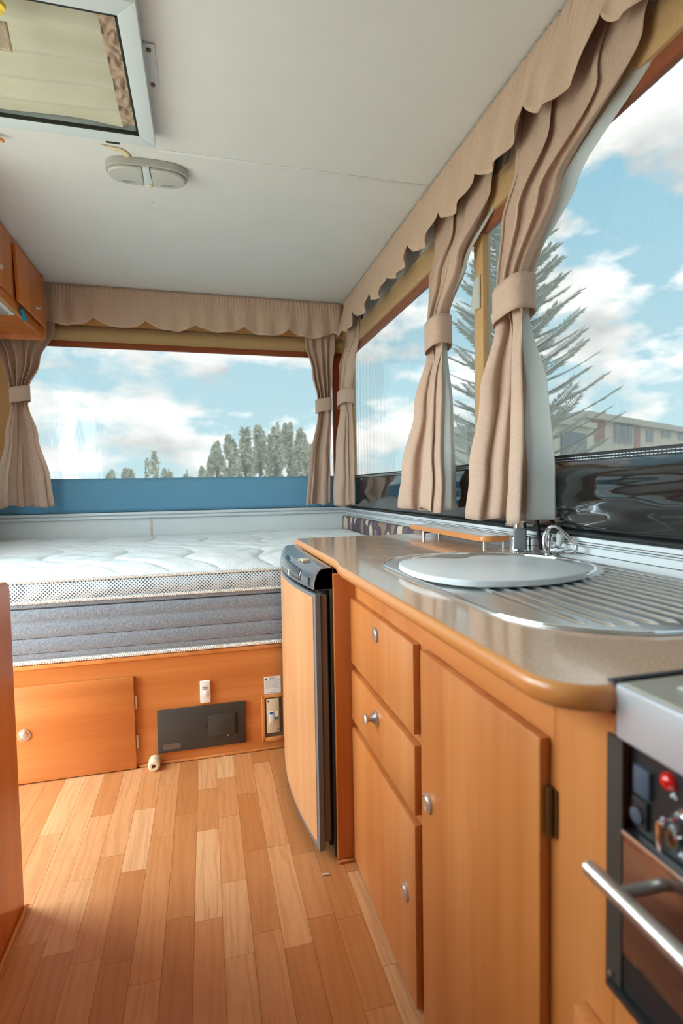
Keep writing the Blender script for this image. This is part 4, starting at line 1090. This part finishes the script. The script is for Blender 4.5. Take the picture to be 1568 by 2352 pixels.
for i, (u, v, w) in enumerate(((258, 1071, 22), (296, 1073, 21), (388, 1070, 24), (430, 1072, 23), (470, 1066, 22))):
    tree(u, v, 50 if i % 2 else 58, w, ORD[i] + ' low bush from the left on the skyline outside the rear window', 'low bushes on the skyline', name='bush', n=700, size=.28, low=.0)
# ---- big pine beyond the side windows
def pine():
    u, D = 1178, 15
    d = hdir(u); base = CAM + d * D; base.z = GZ
    root = thing('pine_tree', base, 'tall layered pine tree behind the curtain between the side windows', 'tree')
    H = 9.0
    B().tube([base, base + Vector((0, 0, H * .5)), base + Vector((0, 0, H))], [.20, .13, .02], 10).obj('trunk', 'bark', root)
    r_ = random.Random(5); t = bmesh.new(); limbs = B()
    z = GZ + 1.4
    while z < GZ + H - .4:
        ln_ = 2.8 * (1 - (z - GZ) / (H + 1.5)) + .3; nb_ = 7; a0 = r_.random() * 6
        for k in range(nb_):
            a = a0 + 2 * PI * k / nb_ + r_.uniform(-.15, .15); L_ = ln_ * r_.uniform(.85, 1.1)
            o = Vector((math.cos(a), math.sin(a), 0)); p0 = Vector((base.x, base.y, z)); pts = []
            for j in range(9):
                q = j / 8; pts.append(p0 + o * (L_ * q) + Vector((0, 0, L_ * (.10 * q + .30 * q * q))))
            limbs.tube(pts, [.030 * (1 - .8 * j / 8) for j in range(9)], 5)
            side_ = Vector((-o.y, o.x, 0))
            for j in range(40):
                q = .15 + .85 * j / 39; kx = q * 8; i0 = min(7, int(kx)); p = pts[i0].lerp(pts[i0 + 1], kx - i0)
                for sg in (-1, 1):
                    ll = .42 * (1.1 - .6 * q) * r_.uniform(.8, 1.2)
                    dr2 = (side_ * sg * .8 + o * .6 + Vector((0, 0, .35 + r_.uniform(-.1, .1)))).normalized(); w = Vector((0, 0, .022)) + o * .022
                    e = p + dr2 * ll
                    t.faces.new([t.verts.new(x_) for x_ in (p - w * .5, p + dr2 * ll * .5 - w, e, p + dr2 * ll * .5 + w)])
        z += .40
    limbs.obj('branches', 'bark', root)
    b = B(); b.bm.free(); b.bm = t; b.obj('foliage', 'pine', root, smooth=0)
pine()
# ---- pale building to the right
D1_ = 32.0
P1 = CAM + hdir(1338) * D1_
ztop = CAM_H + elev(1338, 946) * D1_
D2_ = (ztop - CAM_H) / elev(1566, 984)
P2 = CAM + hdir(1566) * D2_
fdv = Vector((P2.x - P1.x, P2.y - P1.y, 0)).normalized(); fnv = Vector((-fdv.y, fdv.x, 0))
if fnv.dot(Vector((P1.x, P1.y, 0))) < 0: fnv = -fnv                # pointing away from the camera
MB_ = Matrix(((fdv.x, fnv.x, 0, P1.x), (fdv.y, fnv.y, 0, P1.y), (0, 0, 1, 0), (0, 0, 0, 1)))
MBi = MB_.inverted()
def fac(u, v):
    a = MBi @ CAM; d = MBi.to_3x3() @ ray(u, v); q = a + d * (-a.y / d.y); return q.x, q.z
bld = thing('building', (P1.x, P1.y, GZ), 'pale flat-roofed two-storey building seen through the near side window', 'building')
FL = (P2 - P1).length + 14
B().box(0, FL, 0, 9, GZ, ztop - .35).xform(MB_).obj('wall', 'render', bld, smooth=0)
B().box(-.3, FL + .3, -.4, 9.3, ztop - .35, ztop).xform(MB_).obj('roof', 'roofing', bld, smooth=0)
B().box(-4.6, -.01, -.6, 8, GZ, ztop - 1.0).xform(MB_).obj('wing_wall', 'render', bld, smooth=0)
B().box(-4.9, -.3, -.9, 8.3, ztop - 1.0, ztop - .72).xform(MB_).obj('wing_roof', 'roofing', bld, smooth=0)
def bwin(u0, v0, u1, v1, mat='dark_glass', mull=0, off=0.):
    (a, zt_), (b_, _) = fac(u0, v0), fac(u1, v0); zb_ = fac(u0, v1)[1]
    a, b_ = min(a, b_), max(a, b_)
    f = B().box(a, b_, -.06 - off, .02 - off, zb_, zt_).xform(MB_).obj('window' if mat == 'dark_glass' else 'door', 'roofing' if mat == 'dark_glass' else mat, bld, smooth=0)
    if mat == 'dark_glass':
        n_ = mull + 1; w = (b_ - a) / n_
        for i in range(n_): B().box(a + w * i + .06, a + w * (i + 1) - .06, -.08 - off, -.05 - off, zb_ + .06, zt_ - .06).xform(MB_).obj('pane', mat, f, smooth=0)
bwin(1358, 963, 1386, 1016, 'red_door'); bwin(1408, 967, 1450, 1018, mull=2); bwin(1456, 978, 1468, 1036, 'red_door'); bwin(1482, 986, 1498, 1016, mull=1); bwin(1518, 990, 1538, 1005, mull=1); bwin(1556, 992, 1580, 1010, mull=1); bwin(1600, 994, 1625, 1010)
def bwin2(x0, x1, z0, z1, mat): 
    B().box(x0, x1, -.68, -.58, z0, z1).xform(MB_).obj('window' if mat == 'dark_glass' else 'door', mat, bld, smooth=0)
bwin2(-3.6, -1.0, ztop - 2.6, ztop - 1.3, 'dark_glass'); bwin2(-4.0, -2.0, ztop - 4.4, ztop - 3.2, 'red_door')
